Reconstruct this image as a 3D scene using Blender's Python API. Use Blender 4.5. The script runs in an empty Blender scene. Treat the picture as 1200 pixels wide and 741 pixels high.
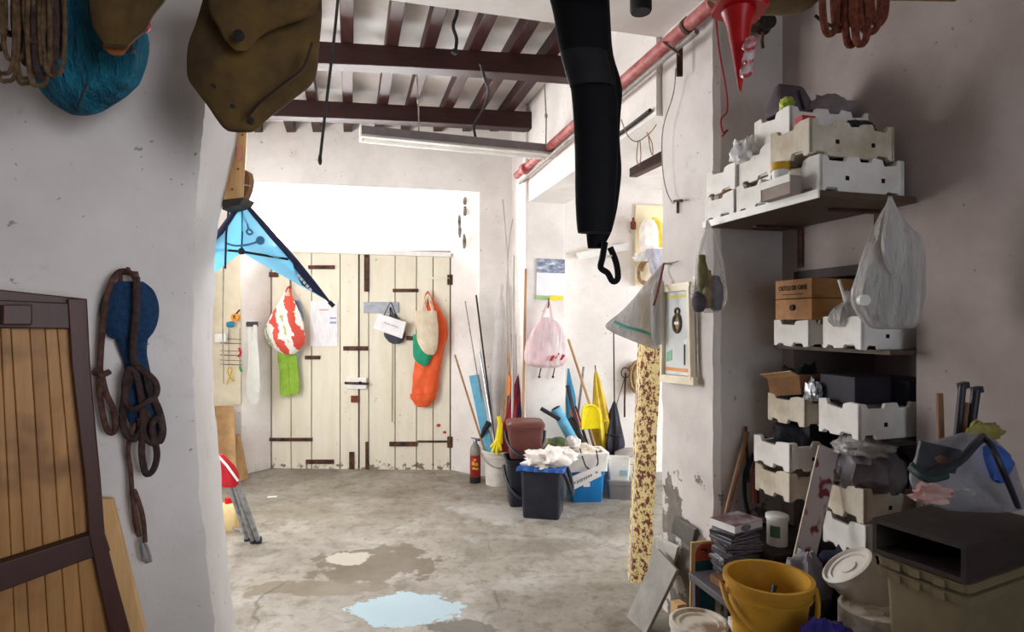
import bpy, bmesh, math, random
from mathutils import Vector, Matrix, noise
random.seed(4)
S = bpy.context.scene
COL = S.collection
# ---------------------------------------------------------------- camera, light, exposure
F, H, CX, HY = 700.0, 1.6, 600.0, 378.0          # focal length in pixels of the 1200x741 frame, eye height, centre column, horizon row
cd = bpy.data.cameras.new('camera'); cam = bpy.data.objects.new('camera', cd); COL.objects.link(cam)
cam.location = (0, 0, H); cam.rotation_euler = (math.pi/2, 0, 0)
cd.sensor_width = 36; cd.lens = 36*F/1200; cd.shift_y = (HY-370.5)/1200; cd.clip_start = .05
S.camera = cam
W = bpy.data.worlds.new('sky'); S.world = W; W.use_nodes = True
W.node_tree.nodes['Background'].inputs[0].default_value = (.80, .90, 1.0, 1)
W.node_tree.nodes['Background'].inputs[1].default_value = 3.0
def area(name, loc, target, sx, sy, power, col=(1, 1, 1), spread=180):
    l = bpy.data.lights.new(name, 'AREA'); l.shape = 'RECTANGLE'; l.size = sx; l.size_y = sy; l.energy = power; l.color = col
    l.spread = math.radians(spread)
    o = bpy.data.objects.new(name, l); COL.objects.link(o); o.location = loc
    o.rotation_euler = (Vector(target)-Vector(loc)).to_track_quat('-Z', 'Y').to_euler()
    return o
# daylight outside the window over the street door and the side room's doorway; added rear fill
area('window_daylight', (-1.62, 6.95, 2.72), (-1.2, 3.2, 1.0), 2.6, 1.1, 380, (1.0, .985, .96))
area('doorway_daylight', (3.95, 4.75, 1.45), (1.0, 4.2, .7), 2.0, 2.0, 122, (.90, .95, 1.0))
area('side_window_daylight', (-3.34, 3.75, 1.9), (-.6, 4.6, 1.5), 1.5, 1.7, 92, (1.0, .98, .96))
area('rear_fill', (1.35, -1.15, 1.75), (-1.6, 2.1, 1.6), 1.1, 1.3, 11, (.98, .97, 1.0), 56)  # unseen lamp added behind the camera to brighten the left wall
S.view_settings.view_transform = 'Standard'; S.view_settings.look = 'None'
S.view_settings.gamma = 1; S.view_settings.use_curve_mapping = False
S.view_settings.exposure = 0.0
S.cycles.use_denoising = True
S.cycles.max_bounces = 12; S.cycles.diffuse_bounces = 7; S.cycles.transparent_max_bounces = 16
S.cycles.caustics_reflective = False; S.cycles.caustics_refractive = False; S.cycles.sample_clamp_indirect = 8

# ---------------------------------------------------------------- placing helpers
def P(px, py, Y): return Vector(((px-CX)/F*Y, Y, H-(py-HY)/F*Y))
def FL(px, py): return P(px, py, H*F/(py-HY))                 # point on the floor
U2, V2, K2 = Vector((-.2620, .9651)), Vector((.9651, .2620)), Vector((.973, 2.86))
RZ = math.atan2(.2620, .9651)
def R(a, b, z=0.0):                                          # room frame: a to the right, b into the depth, from the near corner of the right pier
    p = K2+a*V2+b*U2
    return Vector((p.x, p.y, z))
class VP:                                                    # upright plane through two plan points
    def __init__(s, p, q):
        s.p = Vector(p[:2]); d = (Vector(q[:2])-s.p).normalized(); n = Vector((d.y, -d.x))
        if n.dot(-s.p) < 0: n = -n
        s.n = n; s.d = d
    def at(s, px, py, off=0.0):
        d = Vector(((px-CX)/F, 1.0)); t = (off+s.n.dot(s.p))/s.n.dot(d)
        return P(px, py, t)
    def far(s, px, off=0.0): return s.at(px, HY, off).y
    @property
    def n3(s): return Vector((s.n.x, s.n.y, 0))
PW = VP(R(0, 0), R(-1, 0))                                    # near face of the dividing wall
RV = VP(R(0, 0), R(0, 1))                                     # right jamb of the archway
RW = VP(R(.38, 0), R(.38, -1))                                # right-hand wall
DR = VP(FL(320, 549), FL(525, 551))                           # street door
BW = VP(FL(283, 557), FL(562, 558))                           # back wall
CF = VP(R(0, 3.0), R(1, 3.0))                                 # front of the column
SW = VP((.5, 6.25), (2.5, 6.5))                               # back wall of the side room

# ---------------------------------------------------------------- mesh builder
class MB:
    def __init__(s): s.v = []; s.f = []
    def add(s, vs, fs):
        n = len(s.v); s.v += [Vector(v) for v in vs]; s.f += [tuple(i+n for i in f) for f in fs]; return s
    def hexa(s, b, t):
        return s.add(list(b)+list(t), [(3, 2, 1, 0), (4, 5, 6, 7), (0, 1, 5, 4), (1, 2, 6, 5), (2, 3, 7, 6), (3, 0, 4, 7)])
    def box(s, lo, hi):
        x, y, z = lo; X, Y, Z = hi
        return s.hexa([(x, y, z), (X, y, z), (X, Y, z), (x, Y, z)], [(x, y, Z), (X, y, Z), (X, Y, Z), (x, Y, Z)])
    def obox(s, c, d, m=None):
        m = m or Matrix(); hx, hy, hz = d[0]/2, d[1]/2, d[2]/2; c = Vector(c)
        q = [c+m.to_3x3()@Vector(p) for p in ((-hx, -hy, -hz), (hx, -hy, -hz), (hx, hy, -hz), (-hx, hy, -hz), (-hx, -hy, hz), (hx, -hy, hz), (hx, hy, hz), (-hx, hy, hz))]
        return s.hexa(q[:4], q[4:])
    def prism(s, pts, vec):                                  # closed outline pushed along a vector
        n = len(pts); pts = [Vector(p) for p in pts]; vec = Vector(vec)
        return s.add(pts+[p+vec for p in pts], [tuple(range(n))[::-1], tuple(range(n, 2*n))]+[(i, (i+1) % n, n+(i+1) % n, n+i) for i in range(n)])
    def plan(s, pts, z0, z1): return s.prism([(p[0], p[1], z0) for p in pts], (0, 0, z1-z0))
    def bar(s, p, q, w, t, side=None):                        # straight board from p to q, w wide along side, t thick
        p, q = Vector(p), Vector(q); d = (q-p).normalized()
        a = Vector(side) if side else (Vector((0, 0, 1)).cross(d) if abs(d.z) < .95 else Vector((1, 0, 0)))
        a = (a-a.dot(d)*d).normalized(); b = d.cross(a)
        c = [a*(w/2)*i+b*(t/2)*j for i, j in ((-1, -1), (1, -1), (1, 1), (-1, 1))]
        return s.hexa([p+x for x in c], [q+x for x in c])
    def tube(s, pts, r, n=8, smooth=0, closed=False):
        pts = [Vector(p) for p in pts]
        if smooth: pts = spline(pts, smooth, closed)
        rs = r if isinstance(r, (list, tuple)) else None
        k = len(pts); rings = []; a = None
        for i, p in enumerate(pts):
            if closed: d = pts[(i+1) % k]-pts[i-1]
            else: d = pts[min(i+1, k-1)]-pts[max(i-1, 0)]
            if d.length < 1e-9: d = Vector((0, 0, 1))
            d.normalize()
            if a is None: a = d.orthogonal().normalized()
            else:
                a = a-a.dot(d)*d
                a = a.normalized() if a.length > 1e-6 else d.orthogonal().normalized()
            b = d.cross(a)
            rr = r if rs is None else rs[min(len(rs)-1, int(i*(len(rs)-1)/max(1, k-1)+.5))]
            rings.append([p+rr*(math.cos(2*math.pi*j/n)*a+math.sin(2*math.pi*j/n)*b) for j in range(n)])
        return s.loft(rings, not closed, closed)
    def loft(s, rings, caps=True, wrap=False):
        n = len(rings[0]); k = len(rings); vs = [v for r in rings for v in r]; fs = []
        for i in range(k if wrap else k-1):
            i2 = (i+1) % k
            fs += [(i*n+j, i*n+(j+1) % n, i2*n+(j+1) % n, i2*n+j) for j in range(n)]
        if caps: fs += [tuple(range(n))[::-1], tuple(range((k-1)*n, k*n))]
        return s.add(vs, fs)
    def lathe(s, prof, c, n=28, m=None, caps=False):
        m = m.to_3x3() if m else Matrix.Identity(3); c = Vector(c)
        return s.loft([[c+m@Vector((r*math.cos(2*math.pi*j/n), r*math.sin(2*math.pi*j/n), z)) for j in range(n)] for r, z in prof], caps)
    def rloft(s, secs, c, m=None, n=6, caps=True):           # rounded rectangles: (z, half x, half y, corner radius)
        m = m.to_3x3() if m else Matrix.Identity(3); c = Vector(c); rings = []
        for z, hx, hy, r in secs:
            ring = []
            for q, (sx, sy) in enumerate(((1, 1), (-1, 1), (-1, -1), (1, -1))):
                for j in range(n):
                    t = math.pi/2*(q+j/(n-1)); ring.append(c+m@Vector((sx*(hx-r)+r*math.cos(t), sy*(hy-r)+r*math.sin(t), z)))
            rings.append(ring)
        return s.loft(rings, caps)
    def blob(s, c, r, seed=0, amp=.18, freq=2.2, n=26, flat=-.75, m=None):
        c = Vector(c); rings = []; m = m.to_3x3() if m else Matrix.Identity(3)
        for i in range(n//2+1):
            t = math.pi*i/(n//2); t = min(max(t, .04), math.pi-.04); ring = []
            for j in range(n):
                p = 2*math.pi*j/n; d = Vector((math.sin(t)*math.cos(p), math.sin(t)*math.sin(p), math.cos(t)))
                k = 1+amp*noise.noise(d*freq+Vector((seed*7.3, seed, 0)))+amp*.6*noise.noise(d*freq*2.7+Vector((seed, 3, seed)))+amp*.35*abs(noise.noise(d*freq*6+Vector((seed, 3, seed))))
                d = d*k; d.z = max(d.z, flat)
                ring.append(c+m@Vector((d.x*r[0], d.y*r[1], d.z*r[2])))
            rings.append(ring)
        return s.loft(rings)
    def sack(s, rows, Y, dr=.6, n=44, sub=7, wr=.05, seed=0, fold=7, n3=None, cap=True):
        # rows from top to bottom: (py, left px, right px[, depth ratio]) read at depth Y
        ks = []
        for r in rows:
            a, b = P(r[1], r[0], Y), P(r[2], r[0], Y)
            ks.append(Vector((a.z, (a.x+b.x)/2, (b.x-a.x)/2, )).to_tuple()+((r[3] if len(r) > 3 else dr),))
        pts = []
        for i in range(len(ks)-1):
            p0, p1, p2, p3 = ks[max(i-1, 0)], ks[i], ks[i+1], ks[min(i+2, len(ks)-1)]
            for q in range(sub):
                t = q/sub; pts.append([.5*((2*b)+(-a+c)*t+(2*a-5*b+4*c-d)*t*t+(-a+3*b-3*c+d)*t**3) for a, b, c, d in zip(p0, p1, p2, p3)])
        pts.append(list(ks[-1])); rings = []; dx = n3 or Vector((0, 1, 0)); ex = Vector((dx.y, -dx.x, 0))
        for i, (z, cx, hw, d) in enumerate(pts):
            ring = []; hw = max(hw, .002)
            for j in range(n):
                t = 2*math.pi*j/n
                w = 1+wr*math.sin(fold*t+seed+1.5*noise.noise(Vector((z*3, seed, 0))))+wr*1.6*noise.noise(Vector((math.cos(t)*1.7, math.sin(t)*1.7+seed*3.1, z*9)))+wr*(.9-3.2*abs(noise.noise(Vector((math.cos(t)*2.6+z*5, math.sin(t)*2.6+seed*1.7, z*7)))))
                q = Vector((cx, Y, z))+ex*(hw*math.cos(t)*(1+.35*(w-1)))+dx*(hw*d*math.sin(t)*w)
                ring.append(q)
            rings.append(ring)
        return s.loft(rings, cap)
    def sheet(s, fn, nu, nv, th=0.004):
        # surface fn(u, v) -> point, given a thickness
        g = [[Vector(fn(i/nu, j/nv)) for j in range(nv+1)] for i in range(nu+1)]; top = []; bot = []
        for i in range(nu+1):
            for j in range(nv+1):
                a = g[min(i+1, nu)][j]-g[max(i-1, 0)][j]; b = g[i][min(j+1, nv)]-g[i][max(j-1, 0)]
                nn = a.cross(b); nn = nn.normalized() if nn.length > 1e-9 else Vector((0, 0, 1))
                top.append(g[i][j]+nn*th/2); bot.append(g[i][j]-nn*th/2)
        m = nv+1; N = (nu+1)*m; fs = []
        for i in range(nu):
            for j in range(nv):
                q = (i*m+j, (i+1)*m+j, (i+1)*m+j+1, i*m+j+1); fs += [q, tuple(N+k for k in q[::-1])]
        rim = [(i, 0) for i in range(nu)]+[(nu, j) for j in range(nv)]+[(i, nv) for i in range(nu, 0, -1)]+[(0, j) for j in range(nv, 0, -1)]
        ids = [i*m+j for i, j in rim]
        for a, b in zip(ids, ids[1:]+ids[:1]): fs.append((b, a, N+a, N+b))
        return s.add(top+bot, fs)
def spline(pts, sub, closed=False):
    out = []; n = len(pts)
    for i in range(n if closed else n-1):
        g = (lambda k: pts[k % n]) if closed else (lambda k: pts[min(max(k, 0), n-1)])
        a, b, c, d = g(i-1), g(i), g(i+1), g(i+2)
        for q in range(sub):
            t = q/sub; out.append(.5*((2*b)+(c-a)*t+(2*a-5*b+4*c-d)*t*t+(3*b-a-3*c+d)*t**3))
    if not closed: out.append(pts[-1])
    return out
OFF = {}
def mesh_obj(name, mb, mat, off, smooth=40, bevel=0):
    me = bpy.data.meshes.new(name); me.from_pydata([v-off for v in mb.v], [], mb.f); me.update()
    bm = bmesh.new(); bm.from_mesh(me); bmesh.ops.recalc_face_normals(bm, faces=bm.faces); bm.to_mesh(me); bm.free()
    if smooth: me.shade_smooth(); me.set_sharp_from_angle(angle=math.radians(smooth))
    me.materials.append(mat)
    o = bpy.data.objects.new(name, me); COL.objects.link(o)
    if bevel:
        b = o.modifiers.new('edge', 'BEVEL'); b.width = bevel; b.segments = 2; b.limit_method = 'ANGLE'; b.angle_limit = math.radians(40)
    return o
def tag(o, label=None, cat=None, group=None, kind=None):
    for k, v in (('label', label), ('category', cat), ('group', group), ('kind', kind)):
        if v: o[k] = v
    return o
def thing(name, loc, label, cat, group=None):
    o = bpy.data.objects.new(name, None); COL.objects.link(o); o.empty_display_size = .05
    o.location = loc; OFF[o] = Vector(loc); return tag(o, label, cat, group)
def part(t, name, mb, mat, label=None, smooth=40, bevel=0):
    o = mesh_obj(name, mb, mat, OFF[t], smooth, bevel); o.parent = t; OFF[o] = OFF[t]
    if label: o['label'] = label
    return o
def solo(name, mb, mat, label, cat, group=None, smooth=40, bevel=0, kind=None):
    lo = Vector([min(v[i] for v in mb.v) for i in range(3)]); hi = Vector([max(v[i] for v in mb.v) for i in range(3)])
    off = Vector(((lo.x+hi.x)/2, (lo.y+hi.y)/2, lo.z)); o = mesh_obj(name, mb, mat, off, smooth, bevel); o.location = off; OFF[o] = off
    return tag(o, label, cat, group, kind)
def struct(name, mb, mat, smooth=40, bevel=0):
    o = mesh_obj(name, mb, mat, Vector((0, 0, 0)), smooth, bevel); OFF[o] = Vector((0, 0, 0)); o['kind'] = 'structure'; return o
def dup(root, loc, rz=None, label=None, group=None, scale=None):
    def cp(o, par):
        c = o.copy(); COL.objects.link(c); c.parent = par
        for ch in kids.get(o, []): cp(ch, c)
        return c
    kids = {}
    for o in list(bpy.data.objects):
        if o.parent: kids.setdefault(o.parent, []).append(o)
    r = cp(root, None); r.location = loc
    if rz is not None: r.rotation_euler = (0, 0, rz)
    if scale: r.scale = scale
    return tag(r, label, None, group)
def text_part(t, name, body, mat, loc, xdir, size, up=(0, 0, 1), width=None):
    cu = bpy.data.curves.new(name, 'FONT'); cu.body = body; cu.size = size; cu.extrude = .0006; cu.align_x = 'CENTER'; cu.align_y = 'CENTER'
    cu.materials.append(mat); o = bpy.data.objects.new(name, cu); COL.objects.link(o)
    x = Vector(xdir).normalized(); y = Vector(up); y = (y-y.dot(x)*x).normalized(); z = x.cross(y)
    mw = Matrix.Translation(Vector(loc)-OFF[t]) @ Matrix((x, y, z)).transposed().to_4x4()
    bpy.context.view_layer.update()
    me = bpy.data.meshes.new_from_object(o.evaluated_get(bpy.context.evaluated_depsgraph_get())); bpy.data.objects.remove(o)
    xs = [v.co.x for v in me.vertices]; k = width/(max(xs)-min(xs)) if width else 1
    me.transform(mw @ Matrix.Diagonal((k, 1, 1, 1))); o = bpy.data.objects.new(name, me); COL.objects.link(o)
    if not me.materials: me.materials.append(mat)
    o.parent = t; return o
def Rx(a): return Matrix.Rotation(a, 4, 'X')
def Ry(a): return Matrix.Rotation(a, 4, 'Y')
def Rz(a): return Matrix.Rotation(a, 4, 'Z')
D = math.radians

# ---------------------------------------------------------------- materials
def hx(h):
    h = h.lstrip('#'); c = [int(h[i:i+2], 16)/255 for i in (0, 2, 4)]
    return tuple((x/12.92 if x <= .04045 else ((x+.055)/1.055)**2.4) for x in c)+(1,)
class NT:
    def __init__(s, name):
        s.m = bpy.data.materials.new(name); s.m.use_nodes = True; s.t = s.m.node_tree; s.b = s.t.nodes['Principled BSDF']; s.out = s.t.nodes['Material Output']
    def n(s, t, **kw):
        o = s.t.nodes.new('ShaderNode'+t)
        for k, v in kw.items(): setattr(o, k, v)
        return o
    def l(s, a, b): s.t.links.new(a, b)
    def coord(s): return s.n('TexCoord').outputs['Object']
    def noise(s, vec, scale, detail=4, rough=.6):
        o = s.n('TexNoise'); o.inputs['Scale'].default_value = scale; o.inputs['Detail'].default_value = detail; o.inputs['Roughness'].default_value = rough
        s.l(vec, o.inputs['Vector']); return o.outputs['Fac']
    def ramp(s, fac, stops):
        o = s.n('ValToRGB'); e = o.color_ramp.elements
        while len(e) < len(stops): e.new(.5)
        for k, (p, c) in enumerate(stops):
            e[k].position = p; e[k].color = c if not isinstance(c, (int, float)) else (c, c, c, 1)
        s.l(fac, o.inputs[0]); return o.outputs[0]
    def mix(s, fac, a, b, mode='MIX'):
        o = s.n('Mix', data_type='RGBA', blend_type=mode)
        for i, v in ((0, fac), (6, a), (7, b)):
            if hasattr(v, 'links'): s.l(v, o.inputs[i])
            else: o.inputs[i].default_value = v
        return o.outputs[2]
    def math(s, op, a, b=0.0):
        o = s.n('Math', operation=op)
        for i, v in ((0, a), (1, b)):
            if hasattr(v, 'links'): s.l(v, o.inputs[i])
            else: o.inputs[i].default_value = v
        return o.outputs[0]
    def scale(s, vec, k):
        o = s.n('Mapping'); o.inputs['Scale'].default_value = k; s.l(vec, o.inputs[0]); return o.outputs[0]
    def bump(s, h, strength=.3, dist=.01):
        o = s.n('Bump'); o.inputs['Strength'].default_value = strength; o.inputs['Distance'].default_value = dist
        s.l(h, o.inputs['Height']); s.l(o.outputs[0], s.b.inputs['Normal'])
    def fin(s, col, rough=.6, metal=0, spec=.4):
        if hasattr(col, 'links'): s.l(col, s.b.inputs['Base Color'])
        else: s.b.inputs['Base Color'].default_value = col
        s.b.inputs['Roughness'].default_value = rough; s.b.inputs['Metallic'].default_value = metal; s.b.inputs['Specular IOR Level'].default_value = spec
        return s.m
def M(name, col, col2=None, rough=.6, sc=9, metal=0, bump=.15, stretch=(1, 1, 1), spec=.35, alpha=1.0, lo=.35, hi=.65, bd=.004):
    t = NT(name); a = hx(col); b = hx(col2) if col2 else tuple(x*.8 for x in a[:3])+(1,)
    v = t.scale(t.coord(), stretch); f = t.noise(v, sc)
    c = t.ramp(f, [(lo, a), (hi, b)])
    if bump: t.bump(t.noise(v, sc*3), bump, bd)
    t.fin(c, rough, metal, spec)
    if alpha < 1:
        tr = t.n('BsdfTransparent'); mx = t.n('MixShader'); mx.inputs[0].default_value = alpha
        t.l(tr.outputs[0], mx.inputs[1]); t.l(t.b.outputs[0], mx.inputs[2]); t.l(mx.outputs[0], t.out.inputs[0])
    return t.m
def wood(name, a, b, axis='Z', sc=5, rough=.6, dark=None):
    t = NT(name); k = {'X': (.12, 2, 2), 'Y': (2, .12, 2), 'Z': (2, 2, .12)}[axis]
    info = t.n('ObjectInfo'); co = t.coord(); ad = t.n('VectorMath', operation='ADD'); t.l(co, ad.inputs[0]); t.l(info.outputs['Random'], ad.inputs[1])
    v = t.scale(ad.outputs[0], k); f = t.noise(v, sc*3, 6, .65)
    c = t.ramp(f, [(.3, hx(a)), (.7, hx(b))])
    if dark:
        c = t.mix(t.ramp(t.noise(co, 3.5, 3), [(.52, 0.0), (.66, .8)]), c, hx(dark))
    rv = t.ramp(info.outputs['Random'], [(0, .82), (1, 1.1)]); c = t.mix(1.0, c, rv, 'MULTIPLY')
    t.bump(f, .25, .004); return t.fin(c, rough)
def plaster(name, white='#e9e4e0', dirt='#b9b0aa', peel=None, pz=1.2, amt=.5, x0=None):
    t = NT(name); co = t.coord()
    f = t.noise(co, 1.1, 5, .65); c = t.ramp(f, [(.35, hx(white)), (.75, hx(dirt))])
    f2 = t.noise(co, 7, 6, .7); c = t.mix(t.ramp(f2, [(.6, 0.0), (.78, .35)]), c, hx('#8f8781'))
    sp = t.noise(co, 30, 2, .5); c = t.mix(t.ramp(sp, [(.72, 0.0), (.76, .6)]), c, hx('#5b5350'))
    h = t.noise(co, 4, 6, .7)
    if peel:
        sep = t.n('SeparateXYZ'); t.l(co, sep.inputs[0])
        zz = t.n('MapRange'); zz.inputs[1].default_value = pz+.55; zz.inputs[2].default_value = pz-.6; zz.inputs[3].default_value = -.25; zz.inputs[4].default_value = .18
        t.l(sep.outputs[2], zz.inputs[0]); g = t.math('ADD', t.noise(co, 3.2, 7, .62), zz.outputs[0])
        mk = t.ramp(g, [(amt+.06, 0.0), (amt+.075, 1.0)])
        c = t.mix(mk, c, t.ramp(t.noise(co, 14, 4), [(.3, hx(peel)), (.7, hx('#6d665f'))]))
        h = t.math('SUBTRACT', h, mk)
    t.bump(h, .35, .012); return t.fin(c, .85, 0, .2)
# palette
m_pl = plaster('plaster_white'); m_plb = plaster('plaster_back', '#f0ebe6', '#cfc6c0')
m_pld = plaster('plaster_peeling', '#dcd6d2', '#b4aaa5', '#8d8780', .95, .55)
m_plr = plaster('plaster_damp_shade', '#b5a9a6', '#8b7e78', '#5f544c', .75, .60)  # damp plaster; the dimness of this wall is also put into its colour
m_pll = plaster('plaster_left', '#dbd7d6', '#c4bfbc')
m_ceil = M('ceiling_plaster', '#ece8e6', '#d9d3d0', .9, 2, bump=.1)
m_beam = wood('beam_wood', '#26100f', '#3d1b18', 'X', 5, .55); m_raft = wood('rafter_wood', '#2b1414', '#472320', 'Y', 5, .55)
m_door = None
m_iron = M('rusty_iron', '#33241f', '#6b4636', .75, 18, .3, .5)
m_dkmetal = M('dark_metal', '#2b2a2b', '#3a3836', .5, 20, .6, .1)
m_alu = M('aluminium', '#b9bcc2', '#8d9096', .35, 20, .8, .05)
m_white = M('white_plastic', '#eeedea', '#dedbd5', .45, 6, bump=.05)
m_foam = M('foam_white', '#f1eeea', '#d8d2c9', .8, 5, bump=.25, lo=.45, hi=.8)
m_foamy = M('foam_soiled', '#e6ded0', '#bfb29b', .8, 6, bump=.25)
m_dark = M('dark_hole', '#0c0a0a', '#151212', .9, 5, bump=0)
m_black = M('black_rubber', '#0b0c11', '#15161c', .7, 12, bump=.15)
m_blackpl = M('black_plastic', '#20222c', '#2a2c36', .4, 8, bump=.04)
m_bluetarp = M('blue_sheet', '#234a8c', '#2f62ad', .5, 9, bump=.2)
m_brownpl = M('brown_plastic', '#5e3430', '#6e413a', .42, 6, bump=.04)
m_cord = M('cord_black', '#17161a', '#2a282a', .7, 20)
m_cordw = M('cord_grey', '#7d7672', '#a39c96', .7, 20)
m_rope = M('brown_rope', '#3b2520', '#62453a', .9, 40, bump=.6, bd=.01)
m_ropel = M('tan_rope', '#7a5c3f', '#a98b62', .9, 40, bump=.6, bd=.01)
m_roped = M('dark_rope', '#241a1c', '#46332f', .9, 40, bump=.6, bd=.01)
m_roper = M('reddish_rope', '#5a2a1f', '#8a4a35', .9, 40, bump=.6, bd=.01)
m_bag = M('clear_bag', '#e6e3e0', '#cfcac6', .22, 14, bump=1, alpha=.42, bd=.03, stretch=(1, 1, .15), spec=.6)
m_bag2 = M('milky_bag', '#dedad8', '#bfb9b6', .25, 14, bump=1, alpha=.68, bd=.03, stretch=(1, 1, .15), spec=.6)
m_bagp = M('pinkish_bag', '#efc6d0', '#f4e3e4', .25, 12, bump=1, alpha=.7, bd=.03, stretch=(1, 1, .2), spec=.6)
m_tan = wood('pale_pine', '#c49a66', '#dcb682', 'Z', 5); m_red = M('red_plastic', '#c4151c', '#a80f16', .4, 6, bump=.05)
m_mdf = M('chipboard_dark', '#2c2421', '#3a302b', .6, 14)
m_card = M('cardboard', '#a8855c', '#bf9b6e', .85, 7, bump=.15); m_cardd = M('cardboard_dark', '#6f4d31', '#865f3d', .85, 7, bump=.15)
m_paper = M('paper', '#f0eeee', '#e2dfe0', .8, 6, bump=.05)
m_pole = M('pale_pole', '#c9c5c0', '#aaa49e', .5, 20, bump=.1, stretch=(1, 1, .1)); m_polew = wood('pole_wood', '#93704f', '#b28b63', 'Z', 6)
m_yel = M('yellow_plastic', '#f0dc00', '#e0c800', .4, 6, bump=.04); m_foamblue = M('foam_blue', '#6fb1cf', '#5a9cbd', .8, 12, bump=.2)

# ---------------------------------------------------------------- floor
t = NT('concrete_floor'); co = t.coord()
c = t.ramp(t.noise(co, 1.3, 7, .62), [(.3, hx('#777064')), (.5, hx('#918a7e')), (.72, hx('#aaa59e'))])
c = t.mix(t.ramp(t.noise(co, 4.5, 7, .7), [(.5, 0.0), (.7, .7)]), c, hx('#584d3b'))
c = t.mix(t.ramp(t.noise(co, 2.1, 6, .6), [(.56, 0.0), (.66, .4)]), c, hx('#b3afab'))
def patch(px, py, rx, ry, edge, amt):
    q = FL(px, py); mp = t.n('Mapping'); mp.inputs['Location'].default_value = (-q.x/rx, -q.y/ry, 0); mp.inputs['Scale'].default_value = (1/rx, 1/ry, 0)
    t.l(co, mp.inputs[0]); ln = t.n('VectorMath', operation='LENGTH'); t.l(mp.outputs[0], ln.inputs[0])
    g = t.math('ADD', ln.outputs['Value'], t.math('MULTIPLY', t.math('SUBTRACT', t.noise(co, 5, 6, .65), .5), 2.2))
    return t.ramp(g, [(max(0, 1-edge), amt), (1.0, 0.0)])
c = t.mix(t.ramp(t.noise(co, 14, 8, .75), [(.5, 0.0), (.68, .7)]), c, hx('#574c3c'))
c = t.mix(patch(440, 660, .42, .30, .10, .85), c, hx('#5a4c37'))
c = t.mix(patch(408, 655, .16, .12, .1, .8), c, hx('#b9b2a4'))
c = t.mix(patch(380, 690, .50, .12, .2, .75), c, hx('#66583f'))
c = t.mix(patch(640, 640, .30, .16, .3, .5), c, hx('#6b6256'))
c = t.mix(patch(350, 600, .5, .3, .4, .4), c, hx('#75694f'))
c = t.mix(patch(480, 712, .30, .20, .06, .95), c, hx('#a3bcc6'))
c = t.mix(patch(545, 738, .22, .10, .06, .9), c, hx('#5d564c'))
c = t.mix(patch(600, 600, .55, .30, .4, .45), c, hx('#d0cdca'))
vo = t.n('TexVoronoi', feature='DISTANCE_TO_EDGE'); vo.inputs['Scale'].default_value = .55
wv = t.n('VectorMath', operation='ADD'); t.l(co, wv.inputs[0]); nz = t.n('TexNoise'); nz.inputs['Scale'].default_value = 2.5; t.l(co, nz.inputs['Vector'])
sc_ = t.n('VectorMath', operation='SCALE'); sc_.inputs['Scale'].default_value = .35; t.l(nz.outputs['Color'], sc_.inputs[0]); t.l(sc_.outputs[0], wv.inputs[1]); t.l(wv.outputs[0], vo.inputs['Vector'])
c = t.mix(t.ramp(vo.outputs['Distance'], [(.002, 1.0), (.007, 0.0)]) if False else t.math('MULTIPLY', t.ramp(vo.outputs['Distance'], [(.002, 1.0), (.007, 0.0)]), t.ramp(t.noise(co, 1.1, 2), [(.5, 0.0), (.6, .6)])), c, hx('#3a332b'))
t.bump(t.noise(co, 9, 8, .7), .35, .012)
rgh = t.ramp(t.noise(co, 1.7, 4), [(.35, .42), (.7, .75)]); m_floor = t.fin(c, .5, 0, .5); t.l(rgh, t.b.inputs['Roughness'])
mb = MB().box((-5, -3.2, -.1), (6, 8, 0)); struct('floor', mb, m_floor, 0)

# ---------------------------------------------------------------- dividing wall with the archway
prof = [(-120, 254, 300), (0, 245, 290), (110, 238, 281), (170, 232, 272), (235, 227, 258), (300, 223, 254), (400, 222, 251), (500, 226, 254), (580, 231, 260), (660, 239, 265), (741, 249, 271), (880, 262, 284)]
rings = []; n_sub = 8
for k in range(len(prof)-1):
    for q in range(n_sub):
        tt = q/n_sub; py, a, b = [x+(y-x)*tt for x, y in zip(prof[k], prof[k+1])]
        pa = PW.at(a, py); z = pa.z
        far = VP(R(0, .536), R(-1, .536)); pb = far.at(b, py)
        j = .010*noise.noise(Vector((z*7, 0, 1)))+.006*noise.noise(Vector((z*23, 4, 1))); j2 = .012*noise.noise(Vector((z*6, 9, 1)))
        e = R(-3.3, 0); g = R(-3.3, .536)
        rings.append([Vector((e.x, e.y, z)), Vector((pa.x-.03+j, pa.y-.008, z)), Vector((pa.x+j, pa.y+.02, z)), Vector(((pa.x*2+pb.x)/3+j2, (pa.y*2+pb.y)/3, z)), Vector(((pa.x+2*pb.x)/3-j2, (pa.y+2*pb.y)/3, z)), Vector((pb.x+j2, pb.y-.02, z)), Vector((pb.x-.03, pb.y, z)), Vector((g.x, g.y, z))])
struct('wall_left', MB().loft(rings), m_pll, 30)
# right pier: near corner 838 px, far corner 775 px, wobbly plaster edges
rings = []
for k in range(60):
    z = -.02+k*.06; j = .008*noise.noise(Vector((z*6, 2, 5)))+.006*noise.noise(Vector((z*21, 2, 5))); j2 = .010*noise.noise(Vector((z*7, 8, 5)))
    ch = max(0, .03*(noise.noise(Vector((z*5, 1, 7)))-.1)) if z < 1.3 else 0
    rings.append([R(.9, 0, z), R(.03+j+ch, 0, z), R(j+ch*.5, .02+ch*.5, z), R(.004, .18, z), R(-.004, .36, z), R(j2, .50, z), R(.03+j2, .515, z), R(.9, .515, z)])
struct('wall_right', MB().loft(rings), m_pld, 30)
mb = MB().hexa([R(-3.4, 0, 3.2), R(.9, 0, 3.2), R(.9, .515, 3.2), R(-3.4, .515, 3.2)], [R(-3.4, 0, 3.75), R(.9, 0, 3.75), R(.9, .515, 3.75), R(-3.4, .515, 3.75)])
struct('trim_1', mb, m_ceil, 0)                                # head of the archway
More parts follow.
